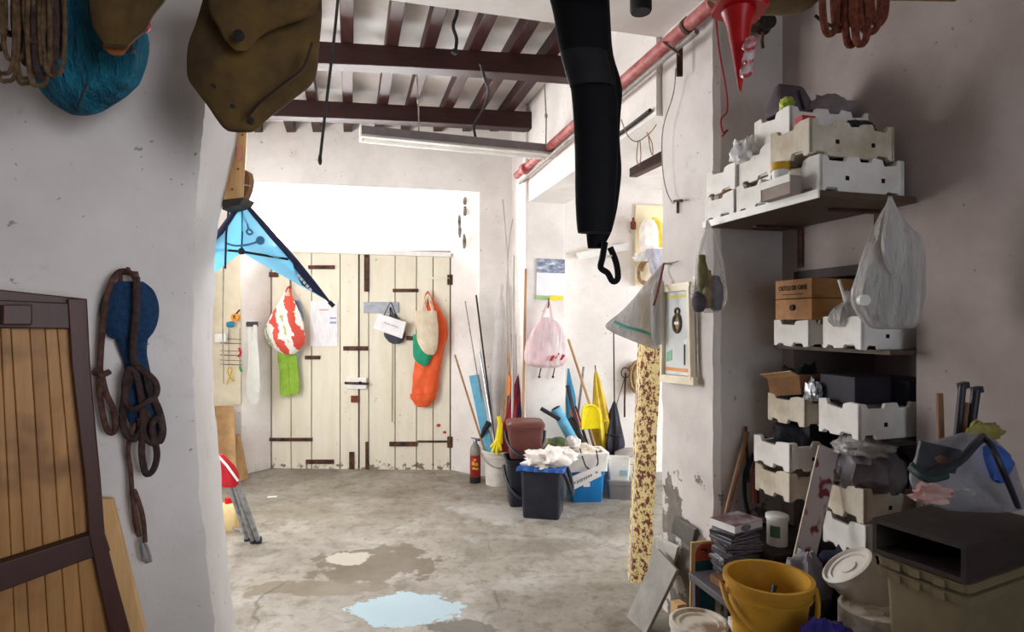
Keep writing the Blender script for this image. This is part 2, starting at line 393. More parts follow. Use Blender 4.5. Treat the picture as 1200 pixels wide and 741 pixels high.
# near room: right-hand wall with its niche, side and rear walls, ceiling
def ab(a0, a1, b0, b1, z0, z1): return [R(a0, b0, z0), R(a1, b0, z0), R(a1, b1, z0), R(a0, b1, z0)], [R(a0, b0, z1), R(a1, b0, z1), R(a1, b1, z1), R(a0, b1, z1)]
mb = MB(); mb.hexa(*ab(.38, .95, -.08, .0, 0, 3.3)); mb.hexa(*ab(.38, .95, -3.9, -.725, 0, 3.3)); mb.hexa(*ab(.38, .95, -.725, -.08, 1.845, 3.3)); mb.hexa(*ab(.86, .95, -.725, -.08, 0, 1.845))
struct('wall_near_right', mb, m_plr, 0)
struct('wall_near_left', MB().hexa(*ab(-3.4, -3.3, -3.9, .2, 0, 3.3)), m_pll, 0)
mb = MB(); mb.hexa(*ab(-3.3, -.95, -4.0, -3.9, 0, 3.3)); mb.hexa(*ab(.35, .9, -4.0, -3.9, 0, 3.3)); mb.hexa(*ab(-.95, .35, -4.0, -3.9, 0, 1.0)); mb.hexa(*ab(-.95, .35, -4.0, -3.9, 2.5, 3.3))  # unseen rear wall, its opening made up for the fill lamp
struct('wall_rear', mb, m_pll, 0)
struct('ceiling_near', MB().hexa(*ab(-3.4, .95, -4.0, .0, 3.3, 3.4)), m_ceil, 0)
# far room shell
def plan2(pts, z0, z1): return MB().plan(pts, z0, z1)
b0, b1, b2, b3 = BW.at(150, HY), BW.at(283, HY), BW.at(562, HY), R(-.06, 3.3)
bw615 = BW.at(606, HY); d0, d1 = DR.at(317, HY), DR.at(528.5, HY)
mb = MB().plan([b0, b1, d0, Vector((d0.x, d0.y+.25, 0)), Vector((b0.x, b0.y+.6, 0))], 0, 3.75)
BWR = bw615+(bw615-b2).normalized()*.35
mb.plan([b2, BWR, Vector((BWR.x, 6.9, 0)), Vector((d1.x, d1.y+.25, 0)), d1], 0, 3.75)
zt = lambda p, y: H-(y-HY)/F*p.y
q0, q1 = zt(b1, 213), zt(b2, 225); w0, w1 = zt(d0, 216), zt(d1, 233)
T = lambda p, z, dy=0: Vector((p.x, p.y+dy, z))
mb.hexa([T(b1, q0), T(b2, q1), T(d1, w1), T(d0, w0)], [T(b1, 3.75), T(b2, 3.75), T(d1, 3.75), T(d0, 3.75)])
struct('wall_back', mb, m_plb, 0)
xw = -3.15; mb = MB(); W_ = lambda y0, y1, z0, z1: mb.box((xw-.12, y0, z0), (xw, y1, z1))
W_(2.2, 3.0, 0, 3.75); W_(4.5, 6.9, 0, 3.75); W_(3.0, 4.5, 0, 1.05); W_(3.0, 4.5, 2.75, 3.75); struct('wall_far_left', mb, m_plb, 0)
mb = MB(); mb.hexa(*ab(-.06, .345, 3.0, 3.7, 0, 3.75)); struct('wall_column', mb, m_plb, 0, .012)
mb = MB(); mb.hexa(*ab(-.03, .345, .515, 3.0, 2.76, 3.75)); struct('trim_2', mb, m_plb, 0)     # lintel over the side opening
s0, s1 = SW.at(640, HY), Vector((4.3, 6.73, 0))
struct('wall_side_back', MB().plan([s0, s1, s1+Vector((0, .2, 0)), s0+Vector((0, .2, 0))], 0, 3.3), m_plb, 0)
mb = MB(); E = lambda y0, y1, z0, z1: mb.box((3.7, y0, z0), (3.85, y1, z1))
E(3.0, 3.8, 0, 3.3); E(6.0, 6.8, 0, 3.3); E(3.8, 6.0, 2.5, 3.3); struct('wall_side_right', mb, m_plb, 0)
struct('wall_side_front', MB().plan([R(.345, .515), R(.345, .40), Vector((3.8, 3.2, 0)), Vector((3.8, 3.3, 0))], 0, 3.3), m_plb, 0)
struct('ceiling_side', MB().hexa(*ab(.34, 3.9, .2, 4.2, 3.02, 3.12)), m_ceil, 0)
for k, px in enumerate((735, 742, 768)):                        # beams seen through the side opening
    pass
sb = struct('trim_3', MB().bar(P(728, 168, 5.0)+Vector((0, 0, 0)), P(800, 158, 5.2), .14, .12), m_beam, 0)
for k, (p, q) in enumerate([((722, 196, 5.0), (752, 176, 4.4)), ((742, 202, 5.4), (790, 178, 4.6))]):
    o = part(sb, 'rafter', MB().bar(P(*p), P(*q), .07, .09), m_raft)
# ceiling, beams and rafters of the far room
c_ = struct('ceiling', MB().hexa(*ab(-4.2, .5, .3, 4.6, 3.70, 3.80)), m_ceil, 0)
for k in range(-9, 6):
    x0 = -.02+.308*k+.02*math.sin(k*2.3); w = .046+.006*math.sin(k*3.1)
    ya, yb = 3.0, 6.7
    f = lambda y, s: Vector((x0-.2714*y+s*w, y, 0))
    p = [f(ya, -1), f(ya, 1), f(yb, 1), f(yb, -1)]
    part(c_, 'rafter', MB().hexa([T(q, 3.59) for q in p], [T(q, 3.705) for q in p]), m_raft, None, 0, .006)
for (l, r, nm) in (((300, 40, 4.17), (700, 68, 4.49), 'trim_4'), ((250, 112, 5.23), (664, 133.5, 5.69), 'trim_5')):
    a, b = P(*l), P(*r); n = 16; rings = []
    for i in range(n+1):
        u = i/n; p = a.lerp(b, u); bow = .02*math.sin(math.pi*u); z0 = 3.425+bow; j = .006*noise.noise(Vector((u*9, 3, 0)))
        rings.append([(p.x, p.y+j, z0), (p.x+.03, p.y+.14+j, z0), (p.x+.03, p.y+.14, 3.592), (p.x, p.y, 3.592)])
    struct(nm, MB().loft(rings), m_beam, 30, .006)
# red pipe along the lintel
m_pipe = M('red_painted_pipe', '#9b3b3e', '#c07a75', .55, 14, bump=.2)
pp = thing('conduit_pipe', R(-.09, 1.5, 3.05), 'red painted pipe running along the top of the side opening', 'pipe')
part(pp, 'pipe', MB().tube([R(-.075, -.1, 3.07), R(-.075, 1.0, 3.075), R(-.075, 3.25, 3.07)], .034, 12), m_pipe)
part(pp, 'end_cap', MB().tube([R(-.075, 3.0, 3.07), R(-.08, 2.98, 3.07), R(-.085, 2.90, 3.055), R(-.085, 2.88, 3.05)], .05, 12), m_pipe)
for b in (.12, 1.2, 2.3): part(pp, 'clip', MB().tube([R(-.075, b-.012, 3.07), R(-.075, b+.012, 3.07)], .041, 10), m_iron)
mb = MB(); mb.bar(R(-.06, .22, 3.02), R(-.06, .22, 2.86), .03, .012); part(pp, 'bracket', mb, m_iron, 'small rusty bracket below the pipe')
pp = solo('rail_pipe', MB().tube([R(-.10, .0, 2.98), R(-.09, 1.6, 2.985), R(-.09, 3.1, 2.96)], .014, 8), m_cordw, 'thin pale conduit running just below the red pipe', 'pipe')
solo('cable', MB().tube([R(-.05, .55, 2.80), R(-.05, .9, 2.79), R(-.05, 1.35, 2.80)], .012, 6, 3), m_cord, 'black cable along the lower edge of the white lintel', 'cable')

# ---------------------------------------------------------------- window above the door
m_glass = NT('window_glass'); tr = m_glass.n('BsdfTransparent'); mx = m_glass.n('MixShader'); mx.inputs[0].default_value = .12
m_glass.l(tr.outputs[0], mx.inputs[1]); m_glass.fin(hx('#f6f8fa'), .1); m_glass.l(m_glass.b.outputs[0], mx.inputs[2]); m_glass.l(mx.outputs[0], m_glass.out.inputs[0]); m_glass = m_glass.m
p00, p10, p11, p01 = DR.at(317, 291, -.1), DR.at(528, 297, -.1), DR.at(528, 234, -.1), DR.at(317, 217, -.1)
win = struct('window_1', MB().bar(p00, p10, .05, .06, (0, 0, 1)).bar(p01, p11, .05, .06, (0, 0, 1)), m_white, 0)
part(win, 'pane', MB().prism([p00, p10, p11, p01], (0, .006, 0)), m_glass, None, 0)
for px, y0, y1 in ((318, 217, 291), (527, 234, 297)): part(win, 'side_rail', MB().bar(DR.at(px, y0, -.1), DR.at(px, y1, -.1), .04, .06, (1, 0, 0)), m_white, None, 0)
struct('trim_6', MB().bar(DR.at(316, 292.5, .0), DR.at(529, 299, .0), .10, .05, (0, 1, 0)), m_white, 0)     # ledge under the window
m_rot = M('flaked_mortar', '#5e5450', '#a59a93', .9, 16, bump=.6)
mb = MB(); random.seed(2)
for k in range(5): mb.blob(BW.at(542+random.uniform(-4, 3), 236+k*12, -.10), (.02, .012, .05+.01*k), k, .3, 2, 10)
struct('trim_7', mb, m_rot)

# ---------------------------------------------------------------- street door
t = NT('door_paint'); co = t.coord(); info = t.n('ObjectInfo')
c = t.ramp(t.noise(t.scale(co, (2, 2, .4)), 5, 6, .65), [(.3, hx('#ebe5d3')), (.7, hx('#dfd6bf'))])
c = t.mix(t.ramp(t.noise(t.scale(co, (1, 1, .5)), 11, 7, .75), [(.6, 0.0), (.78, .5)]), c, hx('#a8976f'))
sep = t.n('SeparateXYZ'); t.l(co, sep.inputs[0]); lo_ = t.n('MapRange'); lo_.inputs[1].default_value = .02; lo_.inputs[2].default_value = .14; lo_.inputs[3].default_value = .17; lo_.inputs[4].default_value = 0; t.l(sep.outputs[2], lo_.inputs[0])
c = t.mix(t.ramp(t.math('ADD', t.noise(co, 15, 5), lo_.outputs[0]), [(.68, 0.0), (.74, .8)]), c, hx('#5d3b2a'))
c = t.mix(1, c, t.ramp(info.outputs['Random'], [(0, .93), (1, 1.03)]), 'MULTIPLY')
t.bump(t.noise(t.scale(co, (3, 3, .2)), 14, 5), .25, .006); m_door = t.fin(c, .6, 0, .35)
m_doorback = M('door_back', '#4a4034', '#5c5040', .8, 6)
def dz(py, px): return DR.at(px, py).z
def dq(px0, px1, y0, y1, off, th): 
    a, b, c2, d = DR.at(px0, y1, off), DR.at(px1, y1, off), DR.at(px1, y0, off), DR.at(px0, y0, off)
    return MB().prism([a, b, c2, d], -DR.n3*th)
def leaf(nm, edges, top, bot):
    d = struct(nm, dq(edges[0]+1, edges[-1]-1, top+2, bot-1, -.03, .02), m_doorback, 0)
    for k, (a, b) in enumerate(zip(edges, edges[1:])):
        o = part(d, 'plank', dq(a+.5, b-.5, top, bot-random.uniform(0, .6), .0+random.uniform(-.003, .003), .03), m_door, None, 0, .004)
    return d
DA = leaf('door_1', [318, 341, 365, 398.5, 420], 295, 551); DB = leaf('door_2', [421, 432, 463, 488, 507.5, 527.5], 297, 552)
def iron(d, name, x0, x1, y0, y1, lab=None, mat=None, th=.012):
    return part(d, name, dq(x0, x1, y0, y1, .004+th, th), mat or m_iron, lab, 0, .003)
iron(DA, 'strap_hinge', 315, 366, 513.5, 517.5); iron(DA, 'strap_hinge', 314, 326, 319, 325); iron(DA, 'strap', 361, 392, 311, 315.5)
iron(DA, 'bolt', 402, 431, 406, 411); iron(DA, 'strap', 357, 375, 417, 421.5); iron(DA, 'strap', 358, 391, 539, 544); iron(DA, 'bolt', 409, 415, 530, 553)
iron(DA, 'wood_block', 411, 421, 464, 472, 'small orange-brown wooden block', m_roper)
lk = iron(DA, 'lock', 406, 429, 443, 456, 'white painted iron lock', m_white, .035); part(lk, 'keyhole', MB().lathe([(.0, 0), (.018, 0), (.018, .02), (0, .02)], DR.at(422, 449, .055), 12, Rx(D(90))), m_dark)
part(lk, 'bolt', MB().tube([DR.at(404, 449, .05), DR.at(432, 450, .05)], .014, 8), m_iron)
iron(DB, 'bolt', 426.5, 432.5, 296, 342); iron(DB, 'bolt', 428, 431.5, 518, 552); iron(DB, 'strap', 456, 489, 518, 523.5); iron(DB, 'strap', 489, 527, 516.5, 519, None, m_iron, .008)
iron(DB, 'strap_hinge', 524, 534, 512, 525); iron(DB, 'strap_hinge', 524, 534, 322, 334); iron(DB, 'strap', 460, 490, 338.5, 342.5); iron(DB, 'strap', 476, 488, 394, 399); iron(DB, 'strap', 500, 527, 325, 327.5, None, m_door)
iron(DB, 'sign_plate', 426, 467, 354, 367, 'grey metal plate', M('grey_plate', '#a9aeb6', '#9298a2', .5, 8))
part(DB, 'cord', MB().tube([DR.at(460, 400, .02), DR.at(459.5, 495, .02)], .004, 6), m_cord)
part(DA, 'sill_strip', MB().bar(DR.at(319, 552.5, .01), DR.at(421, 553.5, .01), .02, .02), m_iron); part(DB, 'sill_strip', MB().bar(DR.at(421, 553.5, .01), DR.at(527, 553.5, .01), .02, .02), m_iron)
mr = M('red_paint_mark', '#b52a3a', '#d2606a', .7, 20)
part(DB, 'paint_spot', MB().blob(DR.at(514, 499, .003), (.022, .003, .018), 3, .3, 2, 12), mr, 'smudge of red paint'); part(DB, 'paint_spot', MB().blob(DR.at(521, 507, .003), (.02, .003, .016), 4, .3, 2, 12), mr, 'smudge of red paint')

struct('trim_8', dq(312, 533, 294, 556, -.055, .03), m_doorback, 0)   # added panel behind the two leaves, stops light leaking through the gaps
# ---------------------------------------------------------------- things hung on the door
yd = lambda px, off: DR.at(px, HY, off).y
def gath(cols, pz):                                            # patchwork cloth of coloured patches
    t = NT('patchwork_cloth'); co = t.coord(); vo = t.n('TexVoronoi'); vo.inputs['Scale'].default_value = pz; t.l(co, vo.inputs['Vector'])
    c = t.ramp(t.math('FRACT', t.math('MULTIPLY', t.noise(co, 2.2, 1.5), 2.3)), [(i/len(cols), hx(k)) for i, k in enumerate(cols)])
    for x in t.t.nodes:
        if x.type == 'VALTORGB': x.color_ramp.interpolation = 'CONSTANT'
    t.bump(t.noise(co, 22, 4), .3, .01); return t.fin(c, .7)
t = NT('striped_patch_cloth'); co = t.coord(); sp_ = t.n('SeparateXYZ'); t.l(co, sp_.inputs[0])
gz = t.math('ADD', t.math('MULTIPLY', t.math('ABSOLUTE', t.math('ADD', sp_.outputs[0], t.math('MULTIPLY', t.math('SUBTRACT', sp_.outputs[2], .33), .30))), 3.6), t.math('MULTIPLY', t.math('SUBTRACT', t.noise(co, 7, 3), .35), .75))
c = t.ramp(gz, [(0, hx('#b9c07a')), (.10, hx('#efe9e2')), (.33, hx('#d84f3e')), (.62, hx('#efe9e2')), (.80, hx('#9fb089')), (.9, hx('#efe9e2'))])
for x in t.t.nodes:
    if x.type == 'VALTORGB': x.color_ramp.interpolation = 'CONSTANT'
t.bump(t.noise(co, 22, 4), .3, .01); m_patch = t.fin(c, .6)
g = thing('shopping_bag', P(336, 413, yd(336, .12)), 'red and white printed shopping bag hanging on the door leaf', 'bag')
part(g, 'body', MB().sack([(347, 331, 341), (358, 325, 347), (372, 317, 353), (386, 311.5, 356), (400, 314, 357), (410, 324, 351), (415, 332, 345)], yd(336, .14), .55, wr=.07, seed=2), m_patch)
part(g, 'handle', MB().tube([P(329, 358, yd(330, .12)), P(333, 345, yd(330, .08)), P(339, 336, yd(330, .05)), P(341, 346, yd(330, .08)), P(346, 358, yd(330, .12))], .011, 8, 4), m_patch)
part(g, 'hook', MB().tube([DR.at(340, 329, .0), DR.at(340, 329, .05), DR.at(340, 338, .06), DR.at(339, 342, .05)], .006, 6, 3), m_iron)
m_lime = M('lime_cloth', '#9cc24a', '#7fa62f', .75, 8, bump=.3)
g = thing('trousers', P(339, 465, yd(339, .06)), 'lime green trousers hanging below the red and white bag', 'trousers')
part(g, 'waist', MB().sack([(398, 326, 347), (412, 326, 348), (426, 326, 348)], yd(338, .06), .3, wr=.05, seed=3), m_lime)
part(g, 'leg', MB().sack([(420, 326, 340), (440, 328, 340), (458, 328, 342), (464.5, 329, 342)], yd(338, .06), .35, wr=.08, seed=1), m_lime)
part(g, 'leg', MB().sack([(418, 336, 348), (436, 338, 350), (452, 339, 351), (462, 340, 350)], yd(338, .075), .35, wr=.08, seed=5), m_lime)
solo('scarf', MB().sack([(352, 344, 350), (375, 348, 356), (400, 344, 352), (420, 345, 350), (434, 346, 349)], yd(348, .05), .5, wr=.1, seed=9), gath(['#9aa7b8', '#e5dbd8', '#b25a5a', '#6d7f9c'], 20), 'thin multicoloured scarf tucked behind the red and white bag', 'scarf')
def print_mat(name, stops, sc=60):
    # printed sheet: thin rows of faint type in object space
    t = NT(name); co = t.coord(); w = t.n('TexWave', bands_direction='Z'); w.inputs['Scale'].default_value = sc; w.inputs['Distortion'].default_value = 0; t.l(co, w.inputs['Vector'])
    k = t.math('MULTIPLY', t.ramp(w.outputs['Fac'], [(.6, 0.0), (.8, 1.0)]), t.ramp(t.noise(t.scale(co, (1, 1, .2)), 45, 2), [(.45, 0.0), (.55, .55)]))
    return t.fin(t.mix(k, hx(stops[0]), hx(stops[1])), .8)
m_type = print_mat('typed_sheet', ('#ecebec', '#b9b5bd'))
g = thing('notice_sheet', DR.at(378, 406, .02), 'white typed notice sheet pinned on the left door leaf', 'paper')
part(g, 'page', dq(363.5, 395.5, 353, 406, .012, .004), m_type, None, 0)
part(g, 'heading', dq(374, 385, 362.5, 364, .0135, .001), M('faint_red_ink', '#c98a93', '#d9a5ab', .8), 'red heading line', 0)
part(g, 'stamp', dq(386.5, 394, 372, 374, .0135, .001), M('blue_ink', '#8d93b8', '#a5abc9', .8), 'small blue box of print', 0)
part(g, 'stamp', dq(386.5, 394, 377, 379.5, .0135, .001), bpy.data.materials['blue_ink'], 'small blue box of print', 0)
g = thing('paper_bag', DR.at(456, 397, .09), 'small white paper carrier bag hanging tilted on the door plate', 'bag')
q = [DR.at(443, 367, .10), DR.at(476, 378, .10), DR.at(471, 397, .10), DR.at(437, 385, .10)]
part(g, 'body', MB().prism(q, (0, .05, 0)), m_paper, None, 0, .004)
part(g, 'handle', MB().tube([DR.at(450, 370, .105), DR.at(456, 357, .08), DR.at(459, 356, .07), DR.at(466, 374, .105)], .005, 6, 4), m_cord)
mb = MB(); random.seed(8)
for k in range(9):
    p = DR.at(450+1.9*k, 379+.68*k, .104); mb.bar(p, p+Vector((.003, 0, random.uniform(.012, .022))), .008, .0015, (1, 0, 0))
part(g, 'lettering', mb, M('grey_ink', '#8e8c92', '#a5a3a8', .8), 'line of small grey lettering', 0)
g = thing('cap', DR.at(462, 402, .05), 'dark grey cap hanging behind the white paper bag', 'cap')
part(g, 'crown', MB().sack([(368, 457, 462), (380, 453, 472), (392, 450, 475), (400, 455, 472), (403, 460, 468)], yd(462, .04), .45, wr=.03, seed=4), M('grey_felt', '#3c3d47', '#4a4b55', .85, 10))
part(g, 'strap', MB().tube([DR.at(458, 372, .04), DR.at(457, 360, .03), DR.at(461, 371, .04)], .006, 6, 4), m_cord)
m_or = M('orange_cloth', '#ea6433', '#d9531f', .6, 7, bump=.25)
g = thing('oilskin_overalls', DR.at(500, 478, .07), 'bright orange oilskin hanging on the right door leaf', 'overalls')
part(g, 'body', MB().sack([(343, 499, 503), (352, 497, 508), (362, 500, 515), (378, 503, 523), (395, 494, 524), (410, 489, 520), (430, 486, 516), (445, 484, 514), (460, 483, 512), (466, 482, 509), (474, 486, 505), (477, 490, 500)], yd(500, .06), .32, wr=.08, seed=6, fold=5), m_or)
part(g, 'cuff', MB().sack([(462, 480.5, 511), (467, 481, 510), (472, 486, 506)], yd(500, .065), .38, wr=.06, seed=2), m_or)
part(g, 'hook', MB().tube([DR.at(501, 342, 0), DR.at(501, 342, .06), DR.at(501, 346, .07)], .006, 6, 3), m_iron)
solo('green_pouch', MB().sack([(392, 484, 500), (402, 484, 507), (416, 484, 506), (424, 488, 503), (429, 495, 500)], yd(494, .13), .3, wr=.05, seed=2), M('green_cloth', '#1f9a72', '#178360', .7, 8), 'green cloth pouch showing under the cream tote on the door', 'pouch')
m_cream = M('cream_canvas', '#ddcfb8', '#c9b89c', .8, 10, bump=.3)
g = thing('tote_bag', DR.at(498, 416, .14), 'cream canvas tote bag hanging in front of the orange oilskin', 'bag')
part(g, 'body', MB().sack([(364.5, 486, 511), (372, 486, 512), (385, 488, 513.5), (398, 489, 513), (408, 493, 512), (414, 498, 510), (416, 502, 508)], yd(498, .17), .4, wr=.06, seed=8), m_cream)
for s in (-1, 1): part(g, 'strap', MB().tube([P(496+s, 366, yd(498, .19-.05*(s+1))), P(499+s, 352, yd(498, .10)), P(501.5, 345, yd(498, .07)), P(504+s, 352, yd(498, .10)), P(508+s, 367, yd(498, .19-.05*(s+1)))], .009, 6, 4), m_cream)
# ---------------------------------------------------------------- left side of the far room
# kite
t = NT('kite_cloth'); c = t.ramp(t.noise(t.coord(), 3, 3), [(.35, hx('#8fdcf6')), (.7, hx('#b5ebfa'))]); tl = t.n('BsdfTranslucent'); tl.inputs[0].default_value = hx('#9be0f8')
tp = t.n('BsdfTransparent'); m1 = t.n('MixShader'); m1.inputs[0].default_value = .55; m2 = t.n('MixShader'); m2.inputs[0].default_value = .82; t.fin(c, .6)
t.l(t.b.outputs[0], m1.inputs[1]); t.l(tl.outputs[0], m1.inputs[2]); t.l(tp.outputs[0], m2.inputs[1]); t.l(m1.outputs[0], m2.inputs[2]); t.l(m2.outputs[0], t.out.inputs[0]); m_kite = t.m
m_navy = M('navy_cloth', '#20243f', '#2c3152', .7, 9)
KY = 2.98
g = thing('kite', P(300, 300, KY), 'light blue kite with navy leading edges hanging from the wooden post', 'kite')
nose, tip, ctr, ltip = P(284, 235, KY-.14), P(386, 354, KY+.1), P(283, 296, KY), P(196, 362, KY-.05)
def wing(a, b, c0):
    # a nose, b tip, c0 centre of the trailing edge: three-cornered billowing sail
    def fn(u, v):
        p = a.lerp(b, u); e = c0.lerp(b, u); q = p.lerp(e, v); 
        return q+Vector((0, -.05*math.sin(math.pi*v)*math.sin(math.pi*min(1, u*1.1)), .012*math.sin(math.pi*v*2)*math.sin(6*u)))
    return MB().sheet(fn, 18, 10, .002)
part(g, 'sail', wing(nose, tip, ctr), m_kite); part(g, 'sail', wing(nose, ltip, ctr), m_kite)
for e in (tip, ltip):
    d = [nose.lerp(e, k/10) for k in range(11)]
    part(g, 'leading_edge', MB().tube(d, [.010, .012, .014, .016, .017, .018, .018, .016, .014, .010, .006], 8), m_navy, 'navy leading edge sleeve')
a, b, c0 = nose.lerp(tip, .58), nose.lerp(tip, .98), ctr.lerp(tip, .66)
part(g, 'tip_patch', MB().prism([a+Vector((0, -.03, 0)), b+Vector((0, -.03, 0)), c0+Vector((.02, -.03, 0)), a.lerp(c0, .55)+Vector((0, -.03, 0))], (0, .004, 0)), m_navy, 'navy reinforced wing tip', 0)
tip2 = P(391, 359, KY+.1); part(g, 'end_cap', MB().tube([tip, tip2], .012, 8), m_blackpl)
part(g, 'cross_spar', MB().tube([P(240, 291, KY-.06), P(283, 295, KY-.06), P(338, 304, KY-.04)], .006, 6), m_cord)
part(g, 'centre_fitting', MB().blob(P(283, 295, KY-.07), (.018, .018, .018), 2, .1, 2, 10), m_blackpl)
part(g, 'spine', MB().tube([nose, P(284, 270, KY-.06), P(283, 297, KY-.05)], .004, 6), m_navy)
for pts in ([(277, 241), (285, 251), (290, 262), (291, 268), (294, 270), (296, 273), (292, 275), (289, 272), (291, 268)], [(252, 272), (262, 283), (275, 288), (290, 287), (300, 284), (305, 281)]):
    part(g, 'printed_swirl', MB().tube([P(x, y, KY-.085) for x, y in pts], .005, 6, 3), M('kite_print', '#44789a', '#4e86a8', .6))
part(g, 'printed_swirl', MB().lathe([(0, -.002), (.021, -.002), (.021, .002), (0, .002)], P(305, 282, KY-.085), 14, Rx(D(90))), bpy.data.materials['kite_print'])
mtxt = M('white_print', '#e8eaf2', '#d0d4e0', .6)
mb = MB()
for k in range(5): 
    p = nose.lerp(tip, .66+.035*k)+Vector((-.004, -.045, -.03)); mb.bar(p, p+Vector((.01, 0, -.012)), .012, .002, (1, 0, 1))
part(g, 'lettering', mb, mtxt, 'small white lettering on the wing tip', 0)
part(g, 'line', MB().tube([P(268, 244, KY-.13), P(265, 275, KY-.13), P(264, 315, KY-.13)], .005, 6), m_cord); part(g, 'line', MB().tube([P(262, 310, KY), P(261, 380, KY), P(262, 450, KY)], .003, 5), m_cordw)
# wooden post fixed to the left jamb
fy = 2.79
g = thing('wooden_post', P(276, 236, fy), 'pale pine board with a dark bracket fixed to the end of the left pier', 'board')
part(g, 'board', MB().hexa([P(262, 237, fy), P(285, 235, fy-.03), P(287, 235, fy+.05), P(266, 237, fy+.07)], [P(271, 140, fy), P(290, 140, fy-.03), P(291, 140, fy+.05), P(273, 140, fy+.07)]), m_tan, None, 0, .003)
part(g, 'bracket', MB().prism([P(285, 198, fy-.01), P(291, 201, fy-.01), P(293, 212, fy-.01), P(291, 222, fy-.01), P(287, 232, fy-.01), P(284, 235, fy-.01)], (0, .05, 0)), m_cardd, 'brown bracket', 0, .003)
part(g, 'foot', MB().prism([P(260, 234, fy-.04), P(286, 231, fy-.04), P(280, 240, fy-.04), P(270, 242, fy-.04), P(260, 246, fy-.04)], (0, .12, 0)), m_mdf, 'dark lower block', 0, .004)
part(g, 'nail', MB().tube([P(286, 217, fy-.04), P(293, 218, fy-.04)], .004, 6), m_alu)
mb = MB()
for px, py in ((284, 158), (279, 198), (272, 222)): part(g, 'knot', MB().blob(P(px, py, fy-.035), (.006, .003, .006), px, .1, 2, 8), m_cardd)
part(g, 'paint_stain', MB().prism([P(277, 172, fy-.031), P(283, 170, fy-.031), P(284, 186, fy-.031), P(278, 190, fy-.031)], (0, .002, 0)), M('faint_pink_paint', '#c97a66', '#d89a86', .8), 'faint pink stain', 0)
# wall rack with small tools
BY = lambda px, off=.05: BW.at(px, HY, off).y
g = thing('tool_board', P(275, 470, BY(275, .03)), 'pale board with wire racks of small tools left of the door', 'tool board')
part(g, 'board', MB().prism([BW.at(250, 478, .02), BW.at(282, 474, .02), BW.at(282, 300, .02), BW.at(250, 298, .02)], (0, .018, 0)), M('cream_board', '#e6dcc4', '#d8cdb2', .7, 5), None, 0)
for y in (402, 416, 427): part(g, 'rack', MB().tube([BW.at(258, y, .05), BW.at(283, y+1, .05)], .004, 6).tube([BW.at(258, y-5, .07), BW.at(283, y-4, .07)], .003, 6), m_iron)
for px in (268, 281): part(g, 'upright', MB().tube([BW.at(px, 385, .05), BW.at(px, 430, .05)], .004, 6), m_cordw)
def small(nm, lab, cat, pts, r, mat, off=.08): return solo(nm, MB().tube([BW.at(x, y, off) for x, y in pts], r, 8, 3), mat, lab, cat)
solo('tape_roll', MB().lathe([(.02, -.02), (.04, -.02), (.04, .02), (.02, .02), (.02, -.02)], BW.at(276, 372, .07), 18, Rx(D(90))), M('orange_plastic', '#e89a32', '#d88822', .5), 'orange roll on the upper rack of the tool board', 'tape')
solo('plastic_clip', MB().blob(BW.at(270, 381, .07), (.045, .02, .035), 3, .3, 2, 12), M('teal_plastic', '#2a86a8', '#1f6f90', .5), 'blue plastic fitting under the orange roll on the tool board', 'fitting')
small('pencil', 'dark pencil leaning out of the orange roll', 'pencil', [(274, 371), (281, 363)], .008, m_cord)
solo('small_box', MB().prism([BW.at(254, 401, .05), BW.at(267, 401, .05), BW.at(267, 391, .05), BW.at(254, 391, .05)], (0, -.05, 0)), m_white, 'small white box on the left of the tool board', 'box', None, 0, .004)
small('red_clip', 'red clip on the middle rack of the tool board', 'clip', [(280, 408), (282, 414), (279, 418)], .012, m_red)
small('scissors', 'yellow handled scissors hanging under the tool board racks', 'scissors', [(266, 451), (269, 442), (272, 433), (269, 431), (267, 435), (269, 441), (274, 447)], .007, M('yellow_handle', '#d8b02a', '#c09a20', .5))
small('green_clip', 'small green clip at the lower right of the tool board', 'clip', [(281, 430), (283, 436)], .012, M('green_clip', '#3f9a5a', '#2f8048', .5))
# towel on a black hook
g = thing('towel', DR.at(297, 478, .25), 'pale grey towel hanging from a black hook beside the door', 'towel')
ty = BW.at(297, HY, .06).y
part(g, 'hook_rail', MB().bar(P(289, 380, ty), P(302, 380, ty), .05, .04, (0, 0, 1)), m_blackpl, 'black hook', 0, .006)
part(g, 'cloth', MB().sack([(381, 290, 294), (395, 290, 297), (420, 291, 303), (445, 289, 304), (465, 289, 305), (474, 291, 302)], ty, .3, wr=.1, seed=3), M('towel_cloth', '#c9d3ca', '#ddd6cd', .9, 12, bump=.4))
part(g, 'cloth', MB().sack([(381, 297, 301), (400, 296, 302), (425, 296, 304), (450, 297, 305), (460, 299, 304)], ty-.05, .3, wr=.1, seed=5), bpy.data.materials['towel_cloth'])
# cardboard and boards in the corner
solo('cardboard_sheet', MB().sheet(lambda u, v: P(252+22*u+3*v, 476+78*v, BY(262, .10+.28*v)+.03*math.sin(u*6)), 8, 6, .012), m_card, 'creased brown cardboard sheet leaning under the tool board', 'cardboard')
solo('fibreboard', MB().prism([P(268, 513, 6.13), P(279, 511, 6.15), FL(289, 562), FL(274, 566)], (0, .05, .01)), m_card, 'flat tan panel leaning in the corner beside the cardboard sheet', 'panel', None, 0)
solo('plaster_block', MB().obox(FL(295, 552)+Vector((0, 0, .05)), (.14, .12, .10), Rz(.3)), m_plb, 'small broken plaster block on the floor by the door jamb', 'block', None, 0, .01)
